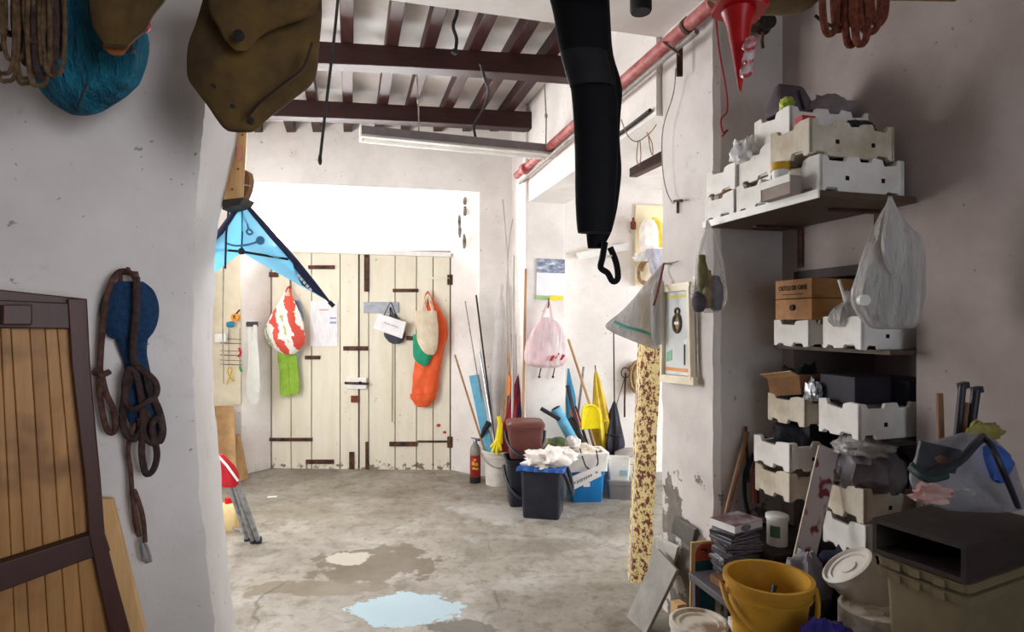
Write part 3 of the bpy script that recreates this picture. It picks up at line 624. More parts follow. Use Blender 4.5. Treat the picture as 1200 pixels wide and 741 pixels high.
# folded tripod stool
ft = FL(293, 633)
g = thing('folding_stool', ft, 'folded red camping stool with aluminium legs leaning on the pier', 'stool')
for k, (tx, tyy, bx, by) in enumerate(((266, 560, 290, 634), (272, 558, 297, 637), (276, 560, 303, 637))):
    a, b = P(tx, tyy, 4.0), FL(bx, by)+Vector((0, 0, .015)); o = part(g, 'leg', MB().tube([a, b], .018, 10), m_alu)
    part(o, 'rubber_foot', MB().tube([b+Vector((0, 0, .03)), b-Vector((0, 0, .012))], .024, 10), m_blackpl)
part(g, 'seat', MB().sack([(533, 252, 262, .5), (545, 251, 274, .5), (556, 252, 280, .4), (566, 256, 280, .4), (571, 262, 276, .4)], 3.94, .4, wr=.07, seed=2), M('red_fabric', '#c8202e', '#a8141f', .7, 8, bump=.2))
part(g, 'piping', MB().tube([P(256, 535, 3.88), P(266, 546, 3.87), P(279, 564, 3.88)], .007, 6), m_white)
part(g, 'brace', MB().tube([FL(274, 624)+Vector((0, 0, .03)), FL(296, 634)+Vector((0, 0, .05))], .012, 8), m_alu)
g = thing('jerry_can', FL(270, 627), 'cloudy yellowish plastic can on the floor beside the folded stool', 'can')
cc = FL(268, 620)
part(g, 'body', MB().rloft([(0, .09, .07, .03), (.02, .10, .08, .03), (.15, .10, .08, .03), (.19, .07, .06, .03), (.20, .03, .03, .02)], cc), M('cloudy_plastic', '#dbc08a', '#cdb078', .4, 6))
part(g, 'cap', MB().lathe([(0, .20), (.028, .20), (.028, .24), (0, .24)], cc, 14), m_red, 'red cap')
solo('paper_scrap', MB().obox(FL(319, 583)+Vector((0, 0, .004)), (.08, .04, .004), Rz(.2)), m_paper, 'white scrap of paper lying on the concrete near the door', 'paper', None, 0)

# ---------------------------------------------------------------- hanging lamp, cords
g = thing('fluorescent_lamp', P(548, 172, 4.88), 'long grey fluorescent batten hanging on cords below the beams', 'lamp')
la, lb = P(423, 160, 4.62), P(692, 186, 5.18); dd = (lb-la).normalized(); sd = Vector((-dd.y, dd.x, 0)).normalized()
part(g, 'housing', MB().loft([[p+sd*x+Vector((0, 0, z)) for x, z in ((-.06, .0), (-.045, .075), (.045, .075), (.06, .0))] for p in (la, lb)]), M('lamp_grey', '#6f6866', '#7d7676', .5, 8, bump=.03), None, 0, .004)
part(g, 'reflector', MB().loft([[p+sd*x+Vector((0, 0, z)) for x, z in ((-.085, -.02), (-.06, .004), (.06, .004), (.085, -.02), (.08, -.024), (.055, -.004), (-.055, -.004), (-.08, -.024))] for p in (la, lb)]), m_white, 'white reflector', 0)
part(g, 'tube', MB().tube([la+dd*.03+Vector((0, 0, -.03)), lb-dd*.03+Vector((0, 0, -.03))], .016, 12), m_white)
part(g, 'end_plate', MB().bar(la-dd*.004+Vector((0, 0, -.025)), la-dd*.004+Vector((0, 0, .078)), .13, .012, sd), m_white)
for px, zt_ in ((487, 3.6), (641, 3.6)):
    u = (px-423)/(692-423); p = la.lerp(lb, u*.97); q = Vector((p.x-.012, p.y-.05, zt_))
    o = part(g, 'cord', MB().tube([p+Vector((0, 0, .06)), p.lerp(q, .5)+Vector((.008, 0, 0)), q], .006, 6, 3), m_cordw)
    part(o, 'knot', MB().blob(p.lerp(q, .55)+Vector((.008, 0, 0)), (.014, .014, .025), 2, .2, 3, 8), m_cordw)
solo('knotted_line', MB().tube([P(401, -60, 3.1), P(393, 30, 3.1), P(386, 90, 3.1), P(379, 150, 3.1), P(375, 186, 3.1)], .008, 7, 3).blob(P(375, 188, 3.1), (.011, .011, .03), 2, .2, 2, 8), m_cord, 'straight black cord hanging left of the beams with a knotted end', 'cord')
solo('pull_cord', MB().tube([P(534, -20, 3.9), P(536, 12, 3.9), P(531, 30, 3.9), P(535, 45, 3.9), P(534, 58, 3.9)], .012, 7, 4).blob(P(533, 61, 3.9), (.025, .02, .02), 2, .3, 2, 10), m_cord, 'short kinked black cable end hanging before the nearer beam', 'cable')
solo('lamp_cable', MB().tube([P(563, 74, 4.28), P(568, 92, 4.4), P(572, 108, 4.6), P(566, 128, 4.75), P(556, 146, 4.85), P(557, 160, 4.88), P(560, 168, 4.9)], .011, 7, 4), m_cord, 'black cable looping from the nearer beam down to the lamp', 'cable')
# fixture under the arch head
solo('ceiling_fitting', MB().lathe([(0, -.05), (.045, -.05), (.05, -.04), (.05, .06), (0, .06)], P(751, 2, 2.75), 20), m_black, 'round black fitting at the top edge of the picture under the arch', 'lamp')

# ---------------------------------------------------------------- pole over the near room and what hangs from it
g = solo('hanging_pole', MB().tube([Vector((-1.9, 1.72, 2.62)), Vector((1.45, 1.95, 2.68))], .03, 12), m_polew, 'wooden pole across the near room above the hanging gear', 'pole')
m_can = M('brown_canvas', '#5a4520', '#382917', .9, 7, bump=.4); m_can2 = M('dark_canvas', '#38271a', '#261a12', .9, 7, bump=.4)
hang = lambda px, Y: P(px, -45, Y)
g = thing('canvas_bag', P(300, 153, 1.7), 'large brown waxed canvas bag hanging at top beside the beams', 'bag')
part(g, 'body', MB().sack([(-60, 252, 370), (-20, 244, 374), (0, 240.5, 377), (30, 232, 376), (55, 223.5, 373), (80, 221.5, 371), (95, 224, 366), (110, 233, 349), (125, 244, 330), (140, 254, 312), (149, 261, 303), (153.5, 267, 297)], 1.72, .42, wr=.025, seed=4, fold=3, sub=6), m_can)
def flap(rows, Y, mat, nm, lab=None, seed=1): return part(g, nm, MB().sack(rows, Y, .22, wr=.02, seed=seed, fold=3), mat, lab)
flap([(-40, 246, 378), (0, 244, 374), (18, 247, 362), (32, 256, 325), (44, 262, 304), (54, 270, 296), (60, 277, 288)], 1.60, m_can, 'flap', None, 2)
part(g, 'button', MB().lathe([(0, -.004), (.013, -.004), (.015, .004), (.006, .006), (0, .006)], P(280, 42, 1.555), 16, Rx(D(90))), m_dkmetal, 'dark metal press stud')
for x, y, r in ((277, 135, .012), (294, 142, .010), (273, 125, .006), (250, 101, .006)): part(g, 'rivet', MB().lathe([(0, -.004), (r, -.003), (r, .006), (0, .006)], P(x, y, 1.70-.0*r) if y > 130 else P(x, y, 1.61), 12, Rx(D(90))), m_dkmetal)
part(g, 'seam', MB().tube([P(x, y, Y) for x, y, Y in ((366, 50, 1.60), (355, 80, 1.59), (330, 100, 1.60), (305, 120, 1.625), (290, 137, 1.66))], .004, 6, 4), m_can2)
part(g, 'strap', MB().bar(P(310, -60, 1.72), Vector((-.69, 1.80, 2.62)), .03, .006), m_can2)
g = thing('teal_sack', P(100, 134, 1.85), 'shiny teal nylon sack hanging on the left wall', 'sack')
m_teal = M('teal_nylon', '#237792', '#123f55', .55, 6, bump=1, bd=.06, stretch=(2.4, 2.4, .5), spec=.15)
part(g, 'body', MB().sack([(-50, 60, 130), (-20, 48, 155), (0, 44, 163), (30, 40, 167), (60, 39, 167), (85, 42, 161), (105, 50, 148), (120, 62, 130), (130, 76, 116), (134, 84, 104)], 1.92, .5, wr=.085, seed=5, fold=9, sub=6), m_teal)
part(g, 'drawstring', MB().tube([P(161, 20, 1.76), P(160, 35, 1.76), P(156, 50, 1.76), P(154, 58, 1.76)], .003, 6, 3), m_cord); part(g, 'cord_stop', MB().blob(P(155, 59, 1.76), (.008, .008, .012), 1, .1, 2, 10), m_blackpl)
part(g, 'seam', MB().tube([P(102, 98, 1.72), P(96, 112, 1.735), P(91, 128, 1.79)], .003, 6, 3), m_cord)
g = thing('canvas_pouch', P(145, 67, 1.62), 'small brown canvas bag hanging in front of the teal sack', 'bag')
part(g, 'body', MB().sack([(-50, 110, 215), (-20, 106, 205), (0, 104, 193), (18, 106, 180), (34, 110, 172), (46, 118, 158), (54, 122, 150)], 1.62, .4, wr=.075, seed=3, fold=4), m_can)
part(g, 'tip', MB().sack([(34, 140, 172), (48, 122, 158), (56, 121, 151), (61, 126, 147), (65, 132, 143)], 1.66, .2, wr=.04, seed=8), M('orange_canvas', '#8a5228', '#6f3f1e', .9, 8), 'worn orange lower edge')
part(g, 'loop', MB().tube([P(175, 26, 1.58), P(176, 33, 1.58), P(170, 38, 1.58)], .002, 6, 3), m_red)
m_ropeh = M('weathered_rope', '#3d2c1e', '#6a5238', .9, 40, bump=.6, bd=.01)
def coil(nm, lab, cx, w, top, lows, Y, r, mat, grp=None, seed=1):
    # hank of rope: loops hanging from the pole, each at its own depth, one rope
    random.seed(seed); g = thing(nm, P(cx, max(lows), Y), lab, 'rope', grp)
    for k, lo in enumerate(lows):
        x0 = cx-w/2+w*(k+.5)/len(lows)+random.uniform(-4, 4); ww = random.uniform(.22, .4)*w; y = Y+random.uniform(-.05, .05)
        pts = [P(x0-ww*.35, top, y), P(x0-ww*.5, top+(lo-top)*.55, y-.015), P(x0-ww*.35, lo-8, y-.02), P(x0, lo, y), P(x0+ww*.4, lo-10, y+.02), P(x0+ww*.5, top+(lo-top)*.5, y+.015), P(x0+ww*.3, top, y)]
        part(g, 'loop', MB().tube(pts, r, 8, 5), mat)
    return g
coil('rope_hank', 'dark brown hank of rope hanging in the top left corner', 30, 74, -50, [60, 86, 95, 70, 98, 92, 50, 100, 78, 88], 1.62, .0055, m_ropeh, None, 3)
coil('rope_hank', 'dark twisted rope loops behind the brown hank at the teal sack', 38, 66, -50, [40, 62, 75, 90, 66], 1.70, .009, m_roped, None, 5)
coil('rope_hank', 'reddish brown hank of rope hanging at the top above the right wall', 1000, 62, -50, [40, 35, 30, 53, 33, 52, 38, 28], 1.92, .011, m_roper, None, 9)
# wetsuit
m_neo = M('neoprene', '#04050a', '#070910', .7, 12, bump=.1, spec=.2)
g = thing('wetsuit', P(700, 300, 2.0), 'black wetsuit hanging by its end in front of the lamp', 'wetsuit')
part(g, 'leg', MB().sack([(-60, 632, 708), (-20, 638, 712), (0, 644, 713), (25, 650, 714), (55, 655, 715), (80, 661, 719), (100, 668, 722), (140, 672, 724), (180, 673.5, 724), (220, 674, 722), (250, 675, 720), (266, 676, 718), (273, 677, 716)], 2.0, .55, wr=.02, seed=3, fold=3), m_neo)
part(g, 'leg', MB().sack([(-60, 660, 712), (0, 680, 714), (60, 690, 718), (90, 695, 726), (108, 696, 729), (135, 694, 727), (160, 694, 726), (200, 692, 728), (240, 689, 724), (270, 687, 717), (285, 688, 710), (291, 689, 708)], 2.09, .5, wr=.03, seed=7, fold=3), m_neo)
part(g, 'knee_pad', MB().sack([(62, 657, 712), (80, 661, 716), (102, 668, 720)], 1.985, .56, wr=.01, seed=2), m_black)
part(g, 'strap', MB().tube([P(709, 284, 2.05), P(706, 302, 2.05), P(704, 314, 2.05), P(712, 320, 2.05), P(718, 330, 2.05), P(724, 326, 2.05), P(722, 308, 2.05), P(715, 290, 2.05)], .011, 8, 4), m_neo)
part(g, 'buckle', MB().bar(P(711, 301, 2.03), P(717, 300, 2.03), .006, .006), m_white, 'small pale buckle')
# ropes and net bag on the left wall
g = thing('peg', PW.at(148, 322, .03), 'black iron peg in the left wall carrying the ropes', 'peg')
part(g, 'pin', MB().tube([PW.at(149, 318, -.02), PW.at(149, 320, .10), PW.at(150, 315, .12)], .008, 8), m_iron); part(g, 'plate', MB().tube([PW.at(141, 333, .04), PW.at(142, 320, .05), PW.at(160, 320, .05), PW.at(162, 333, .04)], .008, 8), m_iron)
m_net = M('blue_net', '#0d2a4a', '#143f68', .7, 60, bump=.8, bd=.01)
o3 = PW.n3
def wallsack(rows, off, dr, seed, wr=.05):
    Y = PW.at(sum((r[1]+r[2])/2 for r in rows)/len(rows), HY, off).y
    return MB().sack(rows, Y, dr, wr=wr, seed=seed, n3=-o3)
g = thing('net_bag', PW.at(155, 450, .05), 'dark blue fine-mesh net bag hanging on the peg of the left wall', 'net bag')
part(g, 'hood', wallsack([(330, 140, 166), (338, 130, 175), (350, 124, 181), (365, 122, 183.5), (380, 124, 181), (390, 128, 177), (397, 134, 172)], .06, .3, 3), m_net)
part(g, 'tail', wallsack([(390, 136, 172), (410, 142, 170), (425, 147, 172), (450, 148, 178), (480, 149, 186), (500, 156, 190), (512, 162, 187)], .05, .4, 6), m_net)
def wallrope(nm, lab, pts, r, mat, off=.07, cat='rope', extra=()):
    g = thing(nm, PW.at(*pts[-1], off), lab, cat)
    part(g, 'rope', MB().tube([PW.at(x, y, off+.012*math.sin(i*1.7)) for i, (x, y) in enumerate(pts)], r, 9, 5), mat)
    for nm2, mb, m in extra: part(g, nm2, mb, m)
    return g
rl = [(161, 340), (158, 325), (148, 318), (138, 320), (129, 335), (123, 360), (119, 400), (117, 440), (118, 470), (124, 500), (131, 508), (136, 500), (133, 480), (124, 460), (118, 436), (112, 434)]
wallrope('brown_rope', 'thick brown rope looped over the peg and hanging to a noose on the left', rl, .010, m_rope, .09, 'rope', [('knot', MB().tube([PW.at(111, 436, .09), PW.at(118, 440, .12), PW.at(128, 436, .10)], .011, 8, 3), m_rope)])
wallrope('dark_line', 'dark bunched rope with loops hanging over the blue net bag', [(160, 325), (160, 360), (157, 390), (156, 410), (158, 425), (168, 434), (182, 448), (183, 462), (172, 472), (156, 480), (148, 470), (147, 450), (152, 432), (160, 440), (166, 470), (168, 500), (166, 530), (171, 555), (180, 550), (184, 530), (178, 500), (186, 490), (190, 505), (182, 520), (170, 512), (164, 490)], .011, m_roped, .13)
wallrope('dark_line', 'second dark rope bundle falling to the right over the net bag', [(160, 430), (150, 450), (144, 480), (146, 505), (156, 515), (166, 505), (170, 480), (176, 500), (186, 518), (191, 505), (186, 480), (176, 460), (172, 440)], .012, m_roped, .11)
sh = PW.at(170, 652, .06)
wallrope('rope_tail', 'thin rope tail with a metal shackle hanging at its lower end', [(160, 495), (153, 510), (150, 530), (153, 550), (155, 580), (158, 600), (163, 628), (158, 610), (156, 575), (163, 590), (168, 610), (170, 636)], .008, m_rope, .08, 'rope',
  [('shackle', MB().tube([PW.at(164, 634, .07), PW.at(166, 648, .07), PW.at(170, 659, .07), PW.at(176, 656, .07), PW.at(173, 644, .07), PW.at(169, 634, .07)], .005, 8, 3), m_alu), ('pin', MB().tube([PW.at(165, 656, .07), PW.at(178, 658, .07)], .005, 8), m_alu)])
# framed plank panel leaning at the left
m_fr = wood('dark_red_frame', '#2f1512', '#431d18', 'Z', 5, .5); m_pk = wood('honey_planks', '#98693a', '#b98a52', 'Z', 4, .55, '#6b4524')
PN = VP((-1.458, 2.05), (-1.70, 1.80))
def pq(pts, off, th): return MB().prism([PN.at(x, y, off) for x, y in pts], -PN.n3*th)
g = thing('framed_panel', PN.at(60, 900, 0), 'plank panel in a dark red wooden frame leaning at left', 'panel')
ed = [-62, -42, -22, 0, 12, 34, 52, 66, 92]; eb = [-50, -28, -5, 22, 40, 62, 84, 106, 142]
for k in range(len(ed)-1): part(g, 'plank', pq([(ed[k]+.25, 372), (ed[k+1]-.25, 372), (eb[k+1]-.25, 830), (eb[k]+.25, 830)], .0+random.uniform(-.004, .004), .02), m_pk, None, 0, .003)
part(g, 'stile', MB().loft([[PN.at(x, y, o) for x, o in ((a, .06), (b, .06), (b, -.01), (a, -.01))] for y, a, b in ((350, 79, 102), (430, 84, 106), (500, 92, 112), (560, 99, 118), (627, 104, 123), (690, 117, 139), (741, 128, 153), (830, 150, 178))]), m_fr, None, 30, .004)
part(g, 'top_rail', pq([(-60, 384), (100, 386), (100, 356), (-60, 349)], .05, .06), m_fr, None, 0, .004); part(g, 'top_lip', pq([(-60, 350), (99, 363), (99, 350), (-60, 333)], .02, .05), m_fr, None, 0, .004)
part(g, 'block', MB().prism([PN.at(3, 381, .12), PN.at(38, 381, .12), PN.at(38, 357, .12), PN.at(3, 357, .12)], -PN.n3*.07), m_fr, None, 0, .004)
part(g, 'cross_rail', pq([(-60, 717), (130, 646), (122, 622), (-60, 680)], .055, .05), m_fr, None, 0, .004)
solo('leaning_plank', MB().prism([PW.at(120, 583, .04), PW.at(134, 583, .04), PW.at(185, 790, .10), PW.at(150, 790, .10)], o3*.022), m_tan, 'pale plank leaning on the left wall beside the framed panel', 'plank', None, 0, .002)
# ---------------------------------------------------------------- column: calendar, pink bag, hooks
cq = lambda pts, off, th: MB().prism([CF.at(x, y, off) for x, y in pts], -CF.n3*th)
t = NT('calendar_photo'); co = t.coord(); t.fin(t.ramp(t.noise(t.scale(co, (3, 3, 6)), 4, 6, .7), [(.3, hx('#3f4658')), (.5, hx('#8790a6')), (.65, hx('#d4d9e4'))]), .5); m_cal = t.m
g = thing('calendar', CF.at(644, 352, .02), 'wall calendar with a grey landscape photo hanging on the column', 'calendar')
part(g, 'page', cq([(628.5, 346), (661, 347), (662, 304.5), (629, 303)], .012, .006), print_mat('calendar_print', ('#efeef2', '#c9c7d2'), 45), None, 0)
part(g, 'picture', cq([(629, 319.5), (662, 320.5), (662, 304.5), (629, 303)], .0145, .002), m_cal, 'grey landscape photograph', 0)
part(g, 'footer', cq([(628, 350.5), (645, 352), (645, 347.5), (628, 346)], .015, .003), M('green_print', '#a6c88a', '#93ba78', .6), 'green strip', 0)
part(g, 'footer', cq([(643, 352.5), (660, 352), (660, 347), (645, 347)], .016, .003), M('yellow_print', '#f0dc2e', '#e6cc20', .6), 'yellow strip', 0)
cy = lambda px, off: CF.at(px, HY, off).y
g = thing('carrier_bag', CF.at(640, 430, .15), 'pale pink plastic carrier bag hanging on the column under the calendar', 'bag')
part(g, 'body', MB().sack([(372, 634, 645), (380, 628, 655), (392, 622, 661), (405, 617, 664), (418, 615, 665), (427, 619, 661), (431, 630, 652)], cy(640, .16), .45, wr=.08, seed=5, fold=9), m_bagp)
part(g, 'handle', MB().tube([P(634, 376, cy(634, .12)), P(640, 360, cy(638, .06)), P(644, 354, cy(640, .05)), P(647, 376, cy(645, .12))], .012, 8, 4), m_bagp)
part(g, 'contents', MB().blob(P(641, 400, cy(645, .17)), (.10, .06, .12), 3, .4, 2, 20), M('beige_contents', '#9d8f85', '#b7a99f', .8)); 
for x, y in ((648, 420), (654, 417), (660, 419)): part(g, 'print', MB().tube([P(x-3, y+3, cy(x, .265)), P(x+1, y-3, cy(x, .265))], .012, 6), m_red, 'red printed mark')
part(g, 'hook', MB().tube([CF.at(643, 350, 0), CF.at(643, 351, .06), CF.at(643, 358, .07), CF.at(642, 361, .05)], .006, 6, 3), m_iron)
for px, lab in ((633, 'hook hanging under the pink bag, the left one of two'), (649, 'hook hanging under the pink bag, the right one of two')):
    solo('wire_hook', MB().tube([CF.at(px+2, 426, .02), CF.at(px, 436, .03), CF.at(px-1, 441, .03)], .006, 6, 3).blob(CF.at(px-1, 442, .03), (.014, .012, .014), 1, .1, 2, 8), m_iron, 'small dark '+lab, 'hook')
# fire extinguisher
ec = P(557, 567, 5.98); ec.z = 0
g = thing('fire_extinguisher', ec, 'old red fire extinguisher with a yellow label standing by the white bucket', 'extinguisher')
m_ext = M('extinguisher_red', '#7d1b1a', '#a02a22', .4, 9, bump=.05)
part(g, 'cylinder', MB().lathe([(0, .0), (.05, .0), (.054, .02), (.054, .29), (.05, .33), (.036, .37), (.018, .385), (0, .385)], ec, 22), m_ext)
part(g, 'base_ring', MB().lathe([(.052, 0), (.057, .0), (.057, .06), (.052, .06)], ec, 22), m_dkmetal)
part(g, 'shoulder', MB().lathe([(.0542, .275), (.0556, .28), (.051, .332), (.037, .372), (.019, .388), (0, .388)], ec, 22), M('extinguisher_grey', '#9a918a', '#7f7670', .5, 9))
mb = MB()
for k, (a, z, w, h) in enumerate([(-1.9, .20, .03, .035), (-1.35, .19, .035, .03), (-1.6, .235, .03, .02), (-1.75, .15, .035, .02), (-1.25, .145, .03, .02)]):
    mb.obox(ec+Vector((.055*math.cos(a), .055*math.sin(a), z)), (w, .004, h), Rz(a+math.pi/2))
part(g, 'label_print', mb, M('label_yellow', '#d9a43a', '#c98a2a', .6), 'yellow printed marks', 0)
part(g, 'valve', MB().lathe([(.018, .38), (.022, .40), (.022, .42), (.012, .44), (0, .445)], ec, 14), m_alu); part(g, 'lever', MB().bar(ec+Vector((-.04, -.01, .445)), ec+Vector((.05, -.01, .43)), .02, .012), m_alu)
h0 = ec+Vector((.03, -.01, .42)); part(g, 'hose', MB().tube([h0, h0+Vector((.05, -.03, .04)), h0+Vector((.06, -.03, .11))], .010, 8, 4), m_cord)
part(g, 'horn', MB().tube([P(563, 516, 5.93), P(568, 503, 5.9), P(573, 496, 5.88)], [.016, .024, .034], 12), m_blackpl)
# bucket of sticks
def bucket(nm, c, r0, r1, h, mat, lab, ang=-.3, drop=.55, grp=None, hr=.006):
    g = thing(nm, c, lab, 'bucket', grp)
    part(g, 'body', MB().lathe([(0, 0), (r0, 0), (r0+(r1-r0)*.6, h*.6), (r1, h-.02), (r1+.012, h-.02), (r1+.012, h), (r1-.003, h), (r1-.006, h-.02), (r0-.004, .006), (0, .006)], c, 36), mat)
    part(g, 'rib', MB().lathe([(r1-.012, h*.8), (r1+.004, h*.81), (r1+.004, h*.84), (r1-.008, h*.85)], c, 36), mat)
    pts = []
    for k in range(13):
        t = math.pi*k/12; q = Vector((math.cos(t)*(r1+.018), -math.sin(t)*(r1+.02), h-.035-drop*math.sin(t)*r1)); pts.append(c+Rz(ang).to_3x3()@q)
    part(g, 'handle', MB().tube(pts, hr, 8, 2), mat if hr > .006 else m_cordw)
    return g
m_bwhite = M('dusty_white_plastic', '#dcd7cf', '#c2bbb1', .5, 7, bump=.05)
bc = P(584, 568, 5.93); bc.z = 0; bucket('bucket', bc, .125, .15, .34, m_bwhite, 'dirty white bucket full of sticks in the corner by the extinguisher', .2, .75)
def pole(nm, lab, cat, a, b, r, mat, grp=None, extra=None):
    g = solo(nm, MB().tube([P(*p) for p in ([a]+(extra or [])+[b])], r, 8, 3 if extra else 0), mat, lab, cat, grp); return g
m_blk = m_cord
pole('fishing_rod', 'very long thin white rod leaning in the corner above the bucket', 'rod', (589, 234, 6.12), (600, 534, 5.92), .008, m_pole, None, [(593, 283, 6.1), (596, 340, 6.06), (599, 430, 6.0)])
pole('fishing_rod', 'second pale rod with a curved thin tip beside the tallest rod', 'rod', (601, 257, 6.11), (594, 540, 5.93), .006, m_pole, None, [(597, 280, 6.11), (594, 330, 6.09), (594, 440, 6.02)])
pole('broomstick', 'brown broom handle standing closest to the column', 'pole', (616, 315, 5.72), (612, 540, 5.7), .013, m_polew)
pole('broomstick', 'pale stick standing between the rods and the column', 'pole', (602, 300, 6.02), (600, 545, 5.78), .012, m_pole)
pole('wooden_pole', 'dark brown pole leaning behind the red and blue umbrella', 'pole', (600, 392, 6.05), (588, 550, 5.88), .018, m_polew)
pole('fishing_rod', 'thin dark rod leaning left out of the white bucket', 'rod', (558, 346, 6.15), (583, 545, 5.9), .009, m_cord)
pole('fishing_rod', 'thin grey rod leaning left of the dark rod', 'rod', (545, 353, 6.15), (577, 545, 5.9), .006, m_cordw)
pole('bamboo_cane', 'pale wooden cane leaning at the lowest angle out of the bucket', 'cane', (533, 416, 6.1), (574, 548, 5.85), .010, m_polew)
pole('metal_tube', 'grey metal tube leaning in the bucket beside the blue board', 'tube', (562, 412, 6.12), (583, 540, 5.87), .010, m_alu)
pole('short_stick', 'short brown stick in the bucket behind the yellow glove', 'stick', (596, 420, 6.1), (585, 540, 5.93), .012, m_polew)
solo('rolled_film', MB().tube([P(588, 334, 6.14), P(584, 400, 6.1), P(580, 470, 6.05), P(579, 535, 5.98)], [.02, .05, .06, .055, .04], 12, 4), M('cloudy_film', '#dddadb', '#c6c2c4', .3, 6, bump=.3, alpha=.45), 'translucent rolled plastic film standing behind the sticks', 'film')
solo('foam_board', MB().prism([P(549.5, 441, 6.05), P(561, 439, 6.05), P(580, 540, 5.86), P(570, 540, 5.86)], (0, .03, 0)), m_foamblue, 'light blue foam board leaning out of the white bucket', 'foam board', None, 0, .004)
g = thing('glove', P(583, 533, 5.8), 'yellow rubber glove hanging over the rim of the bucket', 'glove')
part(g, 'cuff', MB().sack([(488, 582, 586), (498, 583, 589), (510, 581, 589), (520, 579, 589)], 5.78, .5, wr=.06, seed=2), m_yel)
for k, (x, y) in enumerate(((575, 524), (577, 530), (582, 533), (587, 528))): part(g, 'finger', MB().tube([P(584, 514, 5.77), P((584+x)/2, 520+k, 5.76), P(x, y, 5.76)], [.022, .018, .014], 8, 3), m_yel)
m_umb = gath(['#8e2433', '#26305c', '#a33040', '#2d3a6c', '#702036'], 5)
def closed_umbrella(nm, lab, tip, bot, r, mat, Yt, Yb, hook=False):
    a, b = P(*tip, Yt), P(*bot, Yb); d = (b-a); L = d.length; m = d.normalized().to_track_quat('Z', 'Y').to_matrix().to_4x4(); g = thing(nm, b, lab, 'umbrella'); rings = []
    for k in range(18):
        u = k/17; rr = r*(min(1, u*1.35)**.8)*(1 if u < .8 else 1-.35*(u-.8)/.2)+.006
        rings.append([a+m.to_3x3()@Vector((rr*(1+.28*math.cos(6*q*math.pi/12+u*2))*math.cos(q*math.pi/12), rr*(1+.28*math.cos(6*q*math.pi/12+u*2))*math.sin(q*math.pi/12), u*L)) for q in range(24)])
    part(g, 'canopy', MB().loft(rings), mat); part(g, 'tip', MB().tube([a, a-d.normalized()*.05], .006, 8), m_dkmetal); part(g, 'shaft', MB().tube([b, b+d.normalized()*.12], .008, 8), m_dkmetal)
    part(g, 'tie', MB().tube([a.lerp(b, .6)+m.to_3x3()@Vector((r*1.06*math.cos(q*.5236), r*1.06*math.sin(q*.5236), 0)) for q in range(12)], .006, 6, 0, True), mat)
    return g
closed_umbrella('umbrella', 'red and navy folded umbrella standing in the white bucket', (608, 440), (597, 536), .10, m_umb, 5.97, 5.85)
pole('orange_grip', 'orange handle standing upright among the sticks', 'handle', (598, 440, 5.95), (597, 464, 5.93), .018, M('orange_grip', '#e8842a', '#d07018', .5))
# bins
def bin_(nm, c, hx_, hy_, h, mat, lab, rz=0, lid=None, handle=None, tap=.82):
    m = Rz(rz); g = thing(nm, c, lab, 'bin')
    part(g, 'body', MB().rloft([(0, hx_*tap, hy_*tap, .03), (.01, hx_*tap+.005, hy_*tap+.005, .03), (h*.93, hx_*.97, hy_*.97, .035), (h*.93, hx_*1.04, hy_*1.04, .04), (h, hx_*1.05, hy_*1.05, .04), (h, hx_*.98, hy_*.98, .035), (.02, hx_*tap-.004, hy_*tap-.004, .03)], c, m), mat)
    if lid: part(g, 'lid', MB().rloft([(h+.002, hx_*1.07, hy_*1.07, .04), (h+.03, hx_*1.08, hy_*1.08, .04), (h+.045, hx_*1.0, hy_*1.0, .05), (h+.052, hx_*.9, hy_*.9, .06)], c, m), lid, 'lid')
    if handle:
        pts = [Vector((math.cos(t)*(hx_*1.12), handle[0]*math.sin(t)*hy_*1.25, h*.82+handle[1]*math.sin(t))) for t in [math.pi*k/10 for k in range(11)]]
        part(g, 'handle', MB().tube([c+m.to_3x3()@p for p in pts], .014, 8, 2), m_blackpl)
    return g
bin_('waste_bin', Vector((.11, 5.30, 0)), .165, .15, .41, m_blackpl, 'black plastic bin standing under the brown lidded caddy', .1, None, (-1, -.25))
bin_('food_caddy', Vector((.115, 5.29, .415)), .155, .14, .27, m_brownpl, 'brown lidded food caddy stacked on top of the black bin', .05, m_brownpl, (-1, -.19), .84)
bin_('waste_bin', Vector((.262, 4.99, 0)), .17, .16, .405, m_blackpl, 'larger black bin in front with a blue liner and white rags', -.22, None, None, .86)
bb = Vector((.262, 4.99, .41)); mrz = Rz(-.22).to_3x3()
hb = bpy.data.objects['waste_bin.001']
part(hb, 'handle', MB().tube([bb+mrz@Vector(p) for p in ((.18, -.10, -.03), (.205, -.09, -.08), (.235, -.06, -.18), (.24, 0, -.23), (.235, .06, -.18), (.205, .10, -.08), (.18, .11, -.03))], .017, 8, 4), m_blackpl)
def drape(u, v):
    x, y = (u-.5)*.40, (v-.5)*.37; e = max(abs(x)/.178, abs(y)/.168); dn = max(0, e-1.0)
    s = Vector((min(max(x, -.187), .187), min(max(y, -.178), .178), .004-dn*.30-.0*u+.02*noise.noise(Vector((x*9, y*9, 2)))*(1 if e < 1 else .3)-(.03 if e < .8 else 0)))
    if e > 1: s.x *= 1+.03*math.sin(v*30); s.y *= 1+.03*math.sin(u*30)
    return bb+mrz@s+Vector((0, 0, .008))
solo('bin_liner', MB().sheet(drape, 28, 28, .003), m_bluetarp, 'bright blue plastic liner folded over the rim of the front black bin', 'liner')
m_rag = M('white_rag', '#efe9e3', '#d9cfc6', .9, 12, bump=.5)
def rag(nm, lab, c, r, seed, mat=None, amp=.45, cat='rag', grp=None): return solo(nm, MB().blob(c, r, seed, amp, 2.4, 34, -.45), mat or m_rag, lab, cat, grp, 60)
rag('rag', 'crumpled white rag spread over the blue liner of the front bin', bb+Vector((.02, -.02, .045)), (.17, .15, .085), 3, amp=.5)
